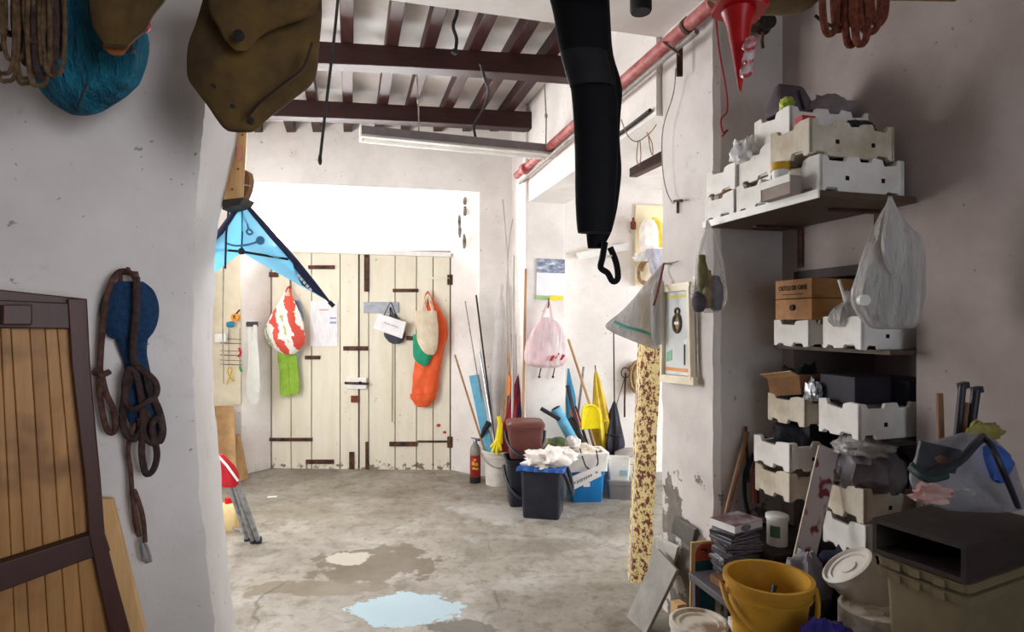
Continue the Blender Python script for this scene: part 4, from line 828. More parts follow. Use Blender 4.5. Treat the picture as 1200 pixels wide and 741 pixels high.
rag('rag', 'second white rag hanging right of the front bin top', bb+Vector((.16, .06, .055)), (.12, .12, .07), 8, amp=.5)
# cooler, polystyrene box, clutter
cc = Vector((.655, 5.43, 0)); g = thing('cooler', cc, 'bright blue cooler box on the floor under the white foam box', 'cooler')
part(g, 'body', MB().rloft([(0, .135, .12, .02), (.01, .14, .125, .02), (.25, .15, .135, .02), (.25, .157, .142, .02), (.275, .157, .142, .02)], cc, Rz(.12)), M('cooler_blue', '#1f7fc4', '#1a6fb0', .4, 5, bump=.03))
part(g, 'sticker', MB().obox(cc+Rz(.12).to_3x3()@Vector((-.01, -.1385, .16)), (.06, .003, .035), Rz(.12)), m_paper, 'small white sticker', 0)
fb = cc+Vector((.0, -.01, .278)); g = thing('foam_box', fb, 'large white foam box stacked on the blue cooler', 'box')
part(g, 'body', MB().rloft([(0, .18, .14, .015), (.13, .185, .145, .015), (.15, .195, .155, .015), (.165, .195, .155, .015), (.165, .16, .12, .01), (.06, .155, .115, .01)], fb, Rz(.1)), m_foam)
part(g, 'contents', MB().blob(fb+Vector((-.02, 0, .15)), (.14, .10, .06), 4, .5, 2.6, 26, -.3), M('beige_scraps', '#cbbba6', '#e3d8ca', .9, 10, bump=.5), 'crumpled paper scraps', 60)
solo('rope_scrap', MB().tube([fb+Vector(p) for p in ((-.05, -.1, .20), (-.03, -.17, .12), (.0, -.175, .05), (.06, -.175, .03), (.10, -.17, .09), (.09, -.13, .19))], .006, 7, 5), m_cord, 'black cord loop hanging over the front of the foam box', 'cord')
solo('shell_scrap', MB().blob(fb+Vector((-.10, -.03, .24)), (.06, .05, .055), 6, .4, 2, 20), m_foam, 'white crumpled foam lump on top of the foam box', 'foam')
q = [P(667, 577, 5.20), P(705, 558, 5.22), P(703, 545, 5.24), P(671, 559, 5.22)]
g = thing('carton_strip', q[0], 'white carton strip with grey printing leaning against the blue cooler', 'carton')
part(g, 'panel', MB().prism(q, (0, .02, 0)), m_paper, None, 0)
mb = MB(); random.seed(3)
for k in range(7): 
    p = (q[0]*.55+q[3]*.45).lerp(q[1]*.55+q[2]*.45, .22+.075*k)+Vector((0, -.002, 0)); mb.bar(p-Vector((0, 0, .014)), p+Vector((.004, 0, .014)), .012, .002, (1, 0, 0))
part(g, 'lettering', mb, bpy.data.materials['grey_ink'], 'row of grey printed letters', 0)
for u in (.12, .86): part(g, 'printed_dot', MB().lathe([(0, -.001), (.011, -.001), (.011, .001), (0, .001)], (q[0]*.5+q[3]*.5).lerp(q[1]*.5+q[2]*.5, u)+Vector((0, -.002, 0)), 12, Rx(D(90))), bpy.data.materials['grey_ink'])
pb = Vector((.93, 5.75, 0)); bucket('bucket', pb, .11, .13, .30, M('pale_blue_plastic', '#9cc4d8', '#86b2c8', .5), 'pale blue bucket behind the cooler and grey crate', .3, .3)
gc = Vector((.985, 5.5, 0)); g = thing('storage_box', gc, 'grey lidded storage box on the floor right of the blue cooler', 'box')
m_gry = M('grey_plastic', '#8a8585', '#7a7576', .5, 6)
part(g, 'body', MB().rloft([(0, .095, .10, .01), (.13, .105, .11, .012)], gc, Rz(-.06)), m_gry); part(g, 'lid', MB().rloft([(.13, .112, .118, .012), (.165, .112, .118, .012)], gc, Rz(-.06)), m_gry)
jc = gc+Vector((-.005, 0, .166)); g = thing('detergent_carton', jc, 'white open plastic carton standing on the grey storage box', 'carton')
part(g, 'body', MB().rloft([(0, .085, .08, .012), (.19, .10, .09, .012), (.19, .094, .084, .012), (.02, .08, .075, .012)], jc, Rz(-.1)), m_white)
part(g, 'flap', MB().bar(jc+Vector((-.11, -.06, .20)), jc+Vector((-.03, -.09, .225)), .05, .004), m_white); part(g, 'print', MB().obox(jc+Vector((.035, -.092, .07)), (.06, .004, .05), Rz(-.1)@Rx(-.06)), bpy.data.materials['pale_blue_plastic'], 'faded blue print', 0)
wc = Vector((1.15, 5.72, 0)); bucket('bucket', wc, .13, .155, .34, m_white, 'white bucket with a grey cover beside the patterned board', .5, .2)
solo('bucket_cover', MB().lathe([(0, .02), (.10, .018), (.155, .0), (.165, -.008), (.165, .0), (.1, .03), (0, .035)], wc+Vector((0, 0, .35)), 26), M('grey_cover', '#a8a29d', '#8f8984', .7), 'grey-beige cover lying on the white bucket', 'lid')
# rolled mat and tools on the right
ra, rb = P(651, 479, 5.62), P(684, 540, 5.62); d = (rb-ra).normalized(); e1 = d.orthogonal().normalized(); e2 = d.cross(e1)
g = thing('rolled_mat', rb, 'rolled light blue foam mat leaning behind the foam box', 'mat')
part(g, 'roll', MB().tube([ra, rb], .05, 20), m_foamblue); part(g, 'spiral', MB().tube([ra-d*.004+(.008+.038*k/40)*(math.cos(k*.45)*e1+math.sin(k*.45)*e2) for k in range(41)], .004, 6), m_navy)
pole('rubber_tube', 'black rubber tube leaning on the rolled blue mat', 'tube', (634, 479, 5.56), (656, 492, 5.5), .02, m_blackpl)
closed_umbrella('umbrella', 'mustard yellow folded umbrella leaning on the side room wall', (698, 434), (709, 532), .085, M('mustard_cloth', '#d8bc3a', '#b99a28', .7, 8, bump=.2), 6.0, 5.95)
closed_umbrella('umbrella', 'black folded umbrella standing right of the yellow one', (720, 470), (718, 536), .085, M('black_cloth', '#26242e', '#34323e', .7, 9, bump=.3), 5.97, 5.9)
pole('cane', 'thin upright dark cane above the black umbrella', 'cane', (719, 380, 6.15), (720, 470, 6.02), .007, m_cord)
g = thing('dustpan', P(694, 505, 5.7), 'bright yellow dustpan on a long wooden stick', 'dustpan')
part(g, 'pan', MB().prism([P(682, 504, 5.68), P(704, 503, 5.68), P(703, 484, 5.72), P(698, 477, 5.75), P(690, 475, 5.75), P(683, 480, 5.72)], (0, .04, .01)), m_yel, None, 0, .012)
part(g, 'rim', MB().tube([P(682, 504, 5.675), P(683, 480, 5.71), P(690, 475, 5.735), P(698, 477, 5.735), P(703, 484, 5.71), P(704, 503, 5.675)], .010, 8, 3), m_yel)
part(g, 'stick', MB().tube([P(666, 398, 6.1), P(692, 477, 5.76)], .013, 8), m_polew)
solo('blue_flag', MB().sack([(432, 665, 667), (450, 664, 671), (470, 663, 675), (495, 664, 674), (510, 666, 672)], 5.98, .3, wr=.1, seed=4), M('flag_blue', '#4a9ac4', '#3a86b0', .7, 7), 'blue furled cloth leaning against the column corner', 'flag')
for k, (a, b, r, mt, lab) in enumerate([((665, 452, 5.95), (688, 545, 5.72), .02, m_blackpl, 'thick black tube leaning right of the furled blue cloth'), ((672, 470, 6.0), (697, 548, 5.8), .014, m_cord, 'thin black rod behind the yellow dustpan'), ((671, 480, 5.9), (678, 500, 5.85), .03, m_or, 'orange grip between the black tubes'), ((716, 480, 6.0), (700, 545, 5.85), .012, m_polew, 'brown stick crossing in front of the yellow umbrella'), ((684, 430, 6.15), (672, 530, 5.95), .012, m_cordw, 'grey stick leaning left behind the dustpan stick'), ((668, 490, 5.85), (702, 552, 5.7), .026, m_dkmetal, 'dark metal bar low among the tools'), ((690, 500, 5.9), (706, 555, 5.75), .018, m_polew, 'brown stick below the yellow dustpan')]):
    pole('garden_tool', lab, 'tool', a, b, r, mt)
solo('camouflage_sack', MB().blob(P(652, 524, 5.75), (.13, .10, .08), 5, .35, 2, 24, -.5), gath(['#5f6f4a', '#8a8f5a', '#4a5a3a', '#a89a6a'], 6), 'green patterned cloth bundle behind the foam box', 'bundle')
# side room wall
sq = lambda px, py, off=.05: SW.at(px, py, off)
solo('wall_rail', MB().bar(sq(676, 300), sq(736, 288), .06, .05, (0, 0, 1)).bar(sq(676, 304, .07), sq(736, 292, .07), .02, .02, (0, 0, 1)), m_white, 'white rail fixed on the side room wall behind the wetsuit strap', 'rail')
g = thing('wall_hook', sq(733, 488), 'dark iron hook hanging on a ring on the side room wall', 'hook')
part(g, 'ring', MB().tube([sq(733+5*math.cos(k*.5236), 437+6*math.sin(k*.5236), .03) for k in range(12)], .006, 6, 0, True), m_iron); part(g, 'rod', MB().tube([sq(733, 437), sq(732, 470), sq(732, 489)], .010, 8), m_iron); part(g, 'stay', MB().tube([sq(733, 440), sq(722, 476)], .004, 6), m_iron)
g = thing('rope_coil', sq(745, 440), 'tan rope coil hanging on the side room wall beside the patterned board', 'rope')
for k, (dx, r) in enumerate(((0, 1), (2, .8), (-1, .9))): part(g, 'loop', MB().tube([sq(746+dx+7*r*math.cos(q*.5236), 442+18*r*math.sin(q*.5236), .05+.02*k) for q in range(12)], .016, 8, 2, True), m_ropel)
part(g, 'tail', MB().tube([sq(736, 432), sq(745, 428), sq(752, 436)], .014, 8, 3), m_ropel)
solo('cupboard_panel', MB().prism([sq(744, 335, .03), sq(800, 335, .03), sq(800, 242, .03), sq(745, 240, .03)], (0, .03, 0)), M('cream_panel', '#ece0c2', '#e0d2ae', .7, 4), 'cream cupboard panel on the side room wall', 'cupboard', None, 0)
sY = SW.at(760, HY, .10).y
solo('rope_coil', MB().tube([P(x, y, sY) for x, y in ((752, 318), (758, 306), (766, 312), (764, 328), (756, 333), (749, 326), (750, 312), (760, 304), (768, 316), (762, 331), (752, 330))], .018, 8, 4), m_ropel, 'coil of tan rope hanging beneath the white cloth bag', 'rope')
solo('cloth_bag', MB().sack([(258, 754, 766), (266, 750, 770), (280, 749, 771), (292, 750, 771), (297, 752, 764)], sY-.10, .4, wr=.07, seed=3), m_rag, 'white cloth bag hanging beside the pier in the side room', 'bag')
solo('yellow_bag', MB().sack([(255, 764, 770), (265, 764, 778), (280, 766, 782), (290, 768, 780)], sY-.03, .4, wr=.07, seed=5), M('yellow_cloth', '#e8d65a', '#d8c44a', .7), 'yellow bag partly hidden behind the white cloth bag', 'bag')
solo('grey_cloth', MB().sack([(292, 758, 776), (305, 759, 780), (318, 762, 782), (328, 766, 784)], sY-.18, .4, wr=.1, seed=8), M('grey_cloth', '#9d99a6', '#b3afba', .85, 10, bump=.4), 'grey cloth hanging below the white and yellow bags', 'cloth')
solo('foam_scrap', MB().blob(P(752, 302, sY-.05), (.08, .05, .05), 3, .5, 2.5, 20), m_foam, 'white scrap stuffed beside the tan rope coil', 'scrap')
solo('small_bottle', MB().lathe([(0, -.05), (.03, -.05), (.03, .02), (.012, .04), (.012, .07), (0, .07)], sq(742, 263, .06), 12), m_roper, 'small brown bottle on the wall left of the cream panel', 'bottle')

# ---------------------------------------------------------------- at the right pier
t = NT('mottled_cloth'); co = t.coord(); n1 = t.noise(t.scale(co, (1, 1, .8)), 38, 3, .6); n2 = t.noise(co, 60, 3, .7)
c = t.ramp(n1, [(.40, hx('#e3cf96')), (.53, hx('#d8bf82')), (.555, hx('#6b2f2a')), (.66, hx('#7f4038'))]); c = t.mix(t.ramp(n2, [(.58, 0.0), (.62, 1.0)]), c, hx('#4a221f')); t.bump(n1, .3, .01); t.fin(c, .8)
FY = 3.62
g = thing('patterned_board', P(750, 680, FY), 'tall board covered in mottled cream and maroon fabric at the pier', 'board')
rings = []
for k in range(13):
    u = k/12; y = 345+u*337; l = 754+(739-754)*u; r = 777+(763-777)*u; j = .003*math.sin(k*1.9)
    a, b = P(l, y, FY), P(r, y, FY-.10); rings.append([a+Vector((j, 0, 0)), a+Vector((.006, -.02, 0)), b+Vector((j, 0, 0)), b+Vector((0, .05, 0)), a+Vector((0, .10, 0))])
part(g, 'panel', MB().loft(rings), t.m, None, 30)
part(g, 'edge_strip', MB().tube([P(752.5, 400, FY+.02), P(738, 680, FY+.02)], .008, 6), m_white, 'pale edge strip')
rq = lambda pts, off, th: MB().prism([RV.at(x, y, off) for x, y in pts], -RV.n3*th)
g = thing('picture_frame', RV.at(795, 447, .04), 'tall cream framed picture with a dark oval emblem on the pier', 'picture')
t = NT('washed_print'); c = t.ramp(t.noise(t.coord(), 3, 4), [(.35, hx('#c3ccd2')), (.6, hx('#e4e3dc'))]); t.fin(c, .35); m_wash = t.m
part(g, 'print', rq([(779, 438), (809, 441), (807, 338), (779, 341)], .03, .01), m_wash, None, 0)
m_frm = M('cream_frame', '#e9dfca', '#dccfb4', .5, 7)
for a, b in (((775, 443), (815, 447)), ((776, 339), (810, 335))): part(g, 'rail', MB().bar(RV.at(*a, .035), RV.at(*b, .035), .04, .025, (0, 0, 1)), m_frm)
for a, b, w in (((777, 440), (778, 340), .05), ((811, 445), (808.5, 336), .02)): part(g, 'stile', MB().bar(RV.at(*a, .035), RV.at(*b, .035), .022, .03, RV.d.to_3d()), m_frm)
def ring_(cx, cy, rx, ry, r, off): return MB().tube([RV.at(cx+rx*math.cos(q*.5236), cy+ry*math.sin(q*.5236), off) for q in range(12)], r, 8, 2, True)
m_emb = M('emblem_brown', '#4a3f35', '#6a5a48', .5, 20)
part(g, 'emblem', ring_(793.5, 379, 4.0, 10, .010, .034), m_emb, 'dark oval emblem'); part(g, 'emblem', ring_(793.5, 365, 2.4, 3.4, .006, .034), m_emb, 'ring over the emblem')
part(g, 'emblem_centre', MB().prism([RV.at(793.5+3*math.cos(q*.5236), 379+8*math.sin(q*.5236), .033) for q in range(12)], -RV.n3*.002), M('emblem_gold', '#a08448', '#857038', .5), None, 0)
part(g, 'emblem_band', rq([(790, 380.5), (797, 380.5), (797, 377), (790, 377)], .037, .002), m_paper, None, 0)
for pts, col, nm in (([(781, 347), (807, 344), (807, 348), (781, 351)], '#e3cf7a', 'yellow_band'), ([(780, 430), (809, 433), (809, 437), (780, 434)], '#e39a5e', 'orange_band'), ([(781, 413), (787, 410), (787, 422), (781, 424)], '#8fc4a4', 'green_tint'), ([(800, 399), (808, 396), (808, 402), (803, 404)], '#f2f2ee', 'white_tag')):
    part(g, 'printed_band', rq(pts, .0325, .002), M(nm, '#'+col[1:], None, .6), None, 0)
part(g, 'inner_line', MB().tube([RV.at(802, 404, .033), RV.at(802, 428, .033)], .003, 6), m_dkmetal)
hk = RV.at(778, 309, .05)
g = thing('clear_bag', P(745, 410, 3.3), 'cloudy plastic bag with a teal stripe hanging from the pier edge', 'bag')
part(g, 'body', MB().sack([(309, 776, 779), (318, 768, 778), (332, 756, 778), (348, 744, 778), (364, 729, 777), (376, 715, 777), (383, 710.5, 777), (390, 719, 776), (398, 737, 775), (405, 754, 774), (409, 764, 772)], 3.36, .28, wr=.05, seed=6, fold=5), m_bag2)
part(g, 'side_pouch', MB().sack([(330, 768, 778), (345, 763, 778), (370, 762, 778), (395, 764, 776), (404, 768, 775)], 3.24, .4, wr=.08, seed=3), m_bag2)
part(g, 'stripe', MB().tube([P(720, 377, 3.27), P(735, 384, 3.22), P(752, 388, 3.2), P(762, 392, 3.22)], .008, 8, 3), M('teal_print', '#5fb0a4', '#4f9c92', .5), 'teal stripe')
part(g, 'cord', MB().tube([hk, P(776, 318, 3.28), P(770, 345, 3.16), P(766, 358, 3.14)], .006, 6, 4), m_roper)
g = thing('wall_nail', RV.at(778, 309, .0), 'rusty nail with wire at the pier edge above the cloudy bag', 'nail'); part(g, 'pin', MB().tube([RV.at(780, 309, -.01), hk], .006, 6), m_iron); part(g, 'wire', MB().tube([hk, RV.at(788, 308, .03), RV.at(795, 306, .02)], .003, 6, 3), m_cordw)
g = thing('eyelet', RV.at(795, 235, .02), 'iron eyelet on the white pier below the red pipe bracket', 'hook'); part(g, 'pin', MB().tube([RV.at(790, 236, .03), RV.at(799, 235, .03)], .007, 6), m_iron); part(g, 'plate', MB().tube([RV.at(794, 235, .01), RV.at(794, 250, .01)], .006, 6), m_iron)
solo('wire', MB().tube([RV.at(792, 80, .05), RV.at(789, 110, .05), RV.at(777, 150, .06), RV.at(776, 190, .06), RV.at(780, 220, .05), RV.at(788, 238, .04), RV.at(792, 236, .04)], .003, 6, 4), m_cordw, 'thin pale wire running down the pier edge to the eyelet', 'wire')
for k, (pts, lab) in enumerate(([[(728, 140), (735, 158), (745, 166), (757, 160), (768, 148), (776, 132)], 'upper loop of thin wire hung across the side opening'], [[(748, 165), (746, 185), (749, 195), (751, 182), (750, 165)], 'small wire loop hanging left under the side opening wires'], [[(760, 160), (762, 175), (765, 182), (764, 168), (758, 155)], 'small wire loop hanging right under the side opening wires'])):
    solo('wire', MB().tube([P(x, y, 3.5) for x, y in pts], .003, 6, 4), m_ropel, lab, 'wire')
solo('coat_hanger_hook', MB().tube([RV.at(782, 45, .08), RV.at(777, 48, .10), RV.at(786, 56, .12), RV.at(797, 64, .10)], .006, 6, 4), m_iron, 'bent iron hook sticking out beside the red pipe', 'hook')
# ---------------------------------------------------------------- right side: shelf with foam fish crates
m_shelf = wood('shelf_wood', '#4a3a31', '#5d4a3e', 'Y', 5, .6)
g = thing('wall_shelf', R(.1, -.35, 2.03), 'wooden shelf on iron brackets carrying the upper foam crates', 'shelf')
part(g, 'board', MB().hexa(*ab(-.065, .375, -.73, -.005, 2.05, 2.075)), m_shelf, None, 0, .002)
part(g, 'edge_strip', MB().hexa(*ab(-.072, -.065, -.73, -.005, 2.047, 2.078)), m_white, 'white edge strip', 0)
for b in (-.13, -.56):
    br = part(g, 'bracket', MB().bar(R(.372, b, 2.045), R(.372, b, 1.86), .03, .006, U2.to_3d()), m_iron); part(br, 'arm', MB().bar(R(.38, b, 2.044), R(.12, b, 2.044), .025, .008, U2.to_3d()), m_iron)
def crate(lab, L, Wd, h, mat, seed):
    random.seed(seed); th = .018; g = thing('foam_crate', (0, 0, 0), lab, 'crate', 'white foam fish crates')
    mb = MB(); j = lambda: random.uniform(-.004, .004)
    def wall(o, d, n, ln, longside):
        d3, n3 = Vector(d), Vector(n); o = Vector(o); dip = h*.17
        if longside: top = [(0, h), (.10, h), (.12, h-dip), (.30, h-dip), (.32, h), (.46, h), (.48, h-dip*.8), (.60, h-dip*.8), (.62, h), (.74, h), (.76, h-dip), (.90, h-dip), (.92, h), (1, h)]; bot = [(1, 0), (.93, 0), (.91, dip*.6), (.80, dip*.6), (.78, 0), (.22, 0), (.20, dip*.6), (.09, dip*.6), (.07, 0), (0, 0)]
        else: top = [(0, h), (.20, h), (.24, h-dip*.9), (.60, h-dip*1.1), (.64, h-dip*.2), (.78, h), (1, h)]; bot = [(1, 0), (.86, 0), (.82, dip*.8), (.58, dip*.8), (.54, 0), (.30, 0), (.26, dip*.6), (.14, dip*.6), (.10, 0), (0, 0)]
        mb.prism([o+d3*(u*ln)+Vector((0, 0, z+(j() if 0 < u < 1 else 0))) for u, z in top+bot], n3*th)
    wall((0, 0, 0), (1, 0, 0), (0, 1, 0), L, True); wall((0, Wd, 0), (1, 0, 0), (0, -1, 0), L, True)
    wall((.0005, Wd, 0), (0, -1, 0), (1, 0, 0), Wd, False); wall((L-.0005, Wd, 0), (0, -1, 0), (-1, 0, 0), Wd, False)
    mb.box((.01, .01, .014), (L-.01, Wd-.01, .026))
    part(g, 'body', mb, mat, None, 30, .003)
    for u in (.30, .72): part(g, 'drain_hole', MB().box((L*u, -.0015, h*.34), (L*u+.016, .004, h*.34+.016)), m_dark, None, 0)
    return g
protos = [crate('x', .40, .225, .135, m_foam, 1), crate('x', .40, .225, .135, m_foam, 5), crate('x', .40, .225, .135, m_foamy, 9)]
cl = []
def put(k, a, b, z, lab, sx=1, sy=1, sz=1, rz=0):
    p = R(a, b, z)
    if k in used: g = dup(protos[k], p, RZ+rz, lab, 'white foam fish crates', (sx, sy, sz))
    else: used.add(k); g = protos[k]; g.location = p; g.rotation_euler = (0, 0, RZ+rz); g.scale = (sx, sy, sz); g['label'] = lab
    cl.append(g); return g
used = set(); z0 = 2.078
put(0, -.04, -.70, z0, 'large foam crate on the shelf, bottom of the stack nearest the room', .98, 1, 1.02)
put(2, -.07, -.685, z0+.140, 'yellowed foam crate on top of the near bottom crate, dirty along its side', 1, .92, .98, .02)
put(1, -.055, -.462, z0, 'foam crate at the bottom middle of the upper shelf behind the striped carton', 1, 1, .86)
put(0, -.04, -.455, z0+.118, 'white foam crate, second in the middle stack of the upper shelf', 1, .97, 1.0)
put(0, .0, -.50, z0+.256, 'topmost foam crate of the upper shelf under the dark bag', 1, .98, .98, -.02)
put(1, -.06, -.226, z0, 'foam crate at the far bottom end of the upper shelf', 1, .96, .80, .01)
put(0, -.055, -.228, z0+.112, 'foam crate stacked at the far end of the upper shelf', 1, .97, .86)
# niche
g = thing('niche_shelf', R(.5, -.4, 1.48), 'thin wooden shelf across the niche under the wine box', 'shelf'); part(g, 'board', MB().hexa(*ab(.26, .855, -.72, -.085, 1.478, 1.494)), m_shelf, None, 0)
g = thing('niche_shelf', R(.5, -.4, 1.14), 'lower wooden shelf in the dark niche under the cardboard box', 'shelf'); part(g, 'board', MB().hexa(*ab(.30, .855, -.72, -.085, 1.135, 1.15)), m_mdf, None, 0)
solo('wooden_lintel', MB().hexa(*ab(.37, .60, -.715, -.09, 1.80, 1.843)), m_mdf, 'dark wooden board set under the top of the niche', 'board', None, 0)
put(1, .20, -.375, 1.495, 'foam crate on the niche shelf under the wooden wine box', 1, .95, .86)
put(0, .20, -.648, 1.495, 'foam crate on the niche shelf under the big plastic bag', 1, .85, .95)
put(2, .18, -.375, 1.152, 'grubby foam crate under the tilted cardboard box in the niche', 1, 1, .92, .02)
put(0, .17, -.665, 1.152, 'bright foam crate in the niche, the right one below the dark carton', 1, .90, 1.02, -.02)
put(1, .13, -.345, .955, 'foam crate behind the leaning printed board, upper one of two', 1, 1, .92, .03)
put(2, .13, -.345, .825, 'foam crate behind the leaning printed board, lower one of two', 1, 1, .92, .0)
put(2, .20, -.66, .83, 'foam crate under the grey crumpled bag at the right of the niche', 1, .95, .98)
put(1, .21, -.66, .69, 'lowest foam crate at the right of the niche', 1, .95, .98)
g = thing('timber_stand', R(.5, -.3, 0), 'dark timber stand under the niche crates', 'stand')
part(g, 'top', MB().hexa(*ab(.40, .84, -.70, -.10, .66, .688)), m_mdf, None, 0)
for a in (.42, .80):
    for b in (-.68, -.12): part(g, 'leg', MB().hexa(*ab(a, a+.03, b, b+.03, 0, .66)), m_mdf, None, 0)
solo('timber_block', MB().hexa(*ab(.42, .62, -.36, -.14, .689, .824)), m_mdf, 'dark timber block under the left niche crates', 'block', None, 0)
# things on the shelf
def lump(nm, lab, cat, a, b, z, r, mat, seed, amp=.35, flat=-.6): return solo(nm, MB().blob(R(a, b, z)+Vector((0, 0, r[2]*abs(flat))), r, seed, amp, 2.3, 30, flat, Rz(RZ)), mat, lab, cat, None, 60)
m_purp = M('dusty_purple_cloth', '#4a4148', '#645963', .8, 9, bump=.4)
g = thing('cool_bag', R(.1, -.37, z0+.40), 'dark greyish purple bag standing on the topmost crate', 'bag')
part(g, 'body', MB().rloft([(0, .085, .055, .03), (.03, .09, .06, .03), (.07, .08, .05, .03), (.125, .065, .022, .018), (.13, .06, .010, .008)], R(.10, -.38, z0+.385), Rz(RZ)), m_purp)
part(g, 'top_edge', MB().tube([R(.045, -.385, z0+.515), R(.155, -.385, z0+.515)], .006, 6), m_cord); part(g, 'fold', MB().tube([R(.10, -.435, z0+.48), R(.11, -.447, z0+.42), R(.12, -.445, z0+.40)], .005, 6, 3), m_cord)
lump('green_wrapper', 'yellow green wrapper beside the dark bag on the top crate', 'wrapper', .02, -.46, z0+.385, (.025, .03, .03), M('acid_green', '#b9c14a', '#7f9a2f', .5), 3)
lump('grey_cloth', 'dusty grey cloth spilling over the topmost crate', 'cloth', .26, -.42, z0+.375, (.10, .08, .06), M('dusty_grey_cloth', '#7a6d6d', '#92858a', .9, 9, bump=.4), 7)
lump('black_tool', 'black tool lying on the yellowed foam crate', 'tool', .24, -.60, z0+.265, (.07, .03, .03), m_blackpl, 2)
solo('red_box', MB().hexa(*ab(-.06, -.0, -.64, -.60, z0+.262, z0+.297)), M('faded_red_card', '#b0343c', '#c4565a', .6), 'small red packet in the end of the yellowed crate', 'packet', None, 0, .002)
lump('paper_wad', 'crumpled white paper wad at the end of the middle crates', 'paper', -.035, -.27, z0+.215, (.05, .045, .06), m_paper, 5, .5)
lump('dark_clutter', 'dark odds and ends showing over the near bottom crate', 'clutter', .20, -.58, z0+.05, (.16, .07, .09), m_dkmetal, 8)
lump('brown_scrap', 'brown scraps in the far bottom crate', 'scrap', -.0, -.13, z0+.03, (.05, .07, .085), m_cardd, 4)
jc = R(-.00, -.525, z0+.0); jb = R(-.09, -.445, z0)
g = thing('striped_carton', R(-.10, -.50, z0), 'small grey carton with white edges before the middle crate', 'carton')
g2 = MB().hexa(*ab(-.115, -.062, -.64, -.475, z0, z0+.07)); part(g, 'body', g2, M('grey_brown_card', '#8d8078', '#a0938b', .8), None, 0, .002)
part(g, 'label', MB().hexa(*ab(-.118, -.112, -.64, -.475, z0+.045, z0+.074)), m_white, 'white upper edge', 0); part(g, 'label', MB().hexa(*ab(-.118, -.062, -.480, -.470, z0, z0+.09)), m_white, 'white end flap', 0)
tc = R(-.015, -.48, z0+.118)
g = thing('lidded_tub', R(-.05, -.58, z0+.075), 'white tub with a yellow lid between the stacks on the shelf', 'tub'); jc = R(-.088, -.555, z0+.071)
part(g, 'body', MB().lathe([(0, 0), (.028, 0), (.03, .04), (0, .04)], jc, 20), m_white); part(g, 'lid', MB().lathe([(0, .036), (.036, .036), (.036, .062), (.03, .066), (0, .066)], jc, 20), M('mustard_plastic', '#d2a92a', '#b98f1c', .5), 'yellow lid')
# bags hung from the shelf
g = thing('clear_bag', P(830, 366, 2.7), 'see-through plastic bag of bottles hanging from the far shelf corner', 'bag')
part(g, 'body', MB().sack([(262, 828, 832), (272, 825, 836), (288, 820, 841), (310, 814.5, 848), (332, 811, 851), (348, 809.5, 851), (360, 814, 848), (367, 824, 840)], 2.70, .5, wr=.08, seed=4, fold=8), m_bag)
for k, (x, y0, y1, r, mt) in enumerate(((822, 300, 350, .016, M('olive_pack', '#7f7748', '#5a5a3a', .5, 16)), (828, 318, 360, .018, M('tan_pack', '#a08a6a', '#6f5f4a', .5, 16)), (838, 325, 362, .02, M('grey_pack', '#8f8d93', '#6f7078', .5, 16)), (818, 345, 362, .02, m_purp))):
    part(g, 'contents', MB().tube([P(x, y0, 2.68), P(x+1, (y0+y1)/2, 2.66), P(x+1, y1, 2.68)], [r*1.1, r*1.6, r*1.3], 10, 3), mt)
part(g, 'loop', MB().tube([P(828, 266, 2.69), P(829, 259, 2.72), P(832, 266, 2.71)], .005, 6, 4), m_bag2)
g = thing('carrier_bag', P(1040, 385, 2.02), 'big white translucent carrier bag hanging from the near shelf end', 'bag')
part(g, 'body', MB().sack([(230, 1041, 1045), (240, 1038, 1049), (252, 1031, 1055), (268, 1024, 1066), (276, 1021, 1076), (292, 1014, 1080), (318, 1006, 1081), (340, 999, 1081), (356, 1000, 1080), (372, 1008, 1078), (383, 1018, 1072), (386, 1030, 1060)], 2.0, .5, wr=.07, seed=11, fold=11), m_bag2)
part(g, 'fold', MB().sack([(236, 1040, 1045), (262, 1036, 1056), (290, 1034, 1062), (312, 1040, 1058), (322, 1046, 1054)], 1.935, .4, wr=.12, seed=6, fold=7), m_bag2); part(g, 'contents', MB().blob(P(1042, 352, 2.0), (.075, .05, .07), 4, .3, 2, 18), M('grey_contents', '#7d777a', '#989196', .7))
part(g, 'contents', MB().lathe([(0, -.01), (.018, -.01), (.018, .01), (0, .01)], P(1012, 352, 1.93), 14, Rx(D(90))), m_white)
# in the niche
m_wine = wood('wine_box_wood', '#9a6a3e', '#b98552', 'X', 4, .6)
g = thing('wine_box', R(.35, -.28, 1.61), 'two-part wooden wine box with dark lettering on the niche crate', 'box'); a0, a1, b0_, b1_ = .205, .50, -.39, -.165
part(g, 'body', MB().hexa(*ab(a0, a1, b0_, b1_, 1.612, 1.703)), m_wine, None, 0, .002); part(g, 'lid', MB().hexa(*ab(a0, a1, b0_, b1_, 1.706, 1.79)), m_wine, None, 0, .002)
m_ink = M('dark_ink', '#2a1a12', '#35221a', .8)
text_part(g, 'lettering', 'CASTELLI DEL GREVE', m_ink, R(a0-.002, (b0_+b1_)/2, 1.752), -U2.to_3d(), .03, width=.175)
part(g, 'underline', MB().bar(R(a0-.001, b1_-.05, 1.724), R(a0-.001, b0_+.05, 1.724), .003, .002, (0, 0, 1)), m_ink); part(g, 'knob', MB().lathe([(0, -.002), (.013, 0), (.013, .01), (0, .012)], R(a0, -.28, 1.665), 14, Rz(RZ)@Ry(D(-90))), m_mdf, 'dark round finger hole')
g = thing('small_bag', R(.24, -.56, 1.60), 'small tied grey plastic bag with a stick on the niche crate', 'bag'); p0 = R(.23, -.55, 1.61)
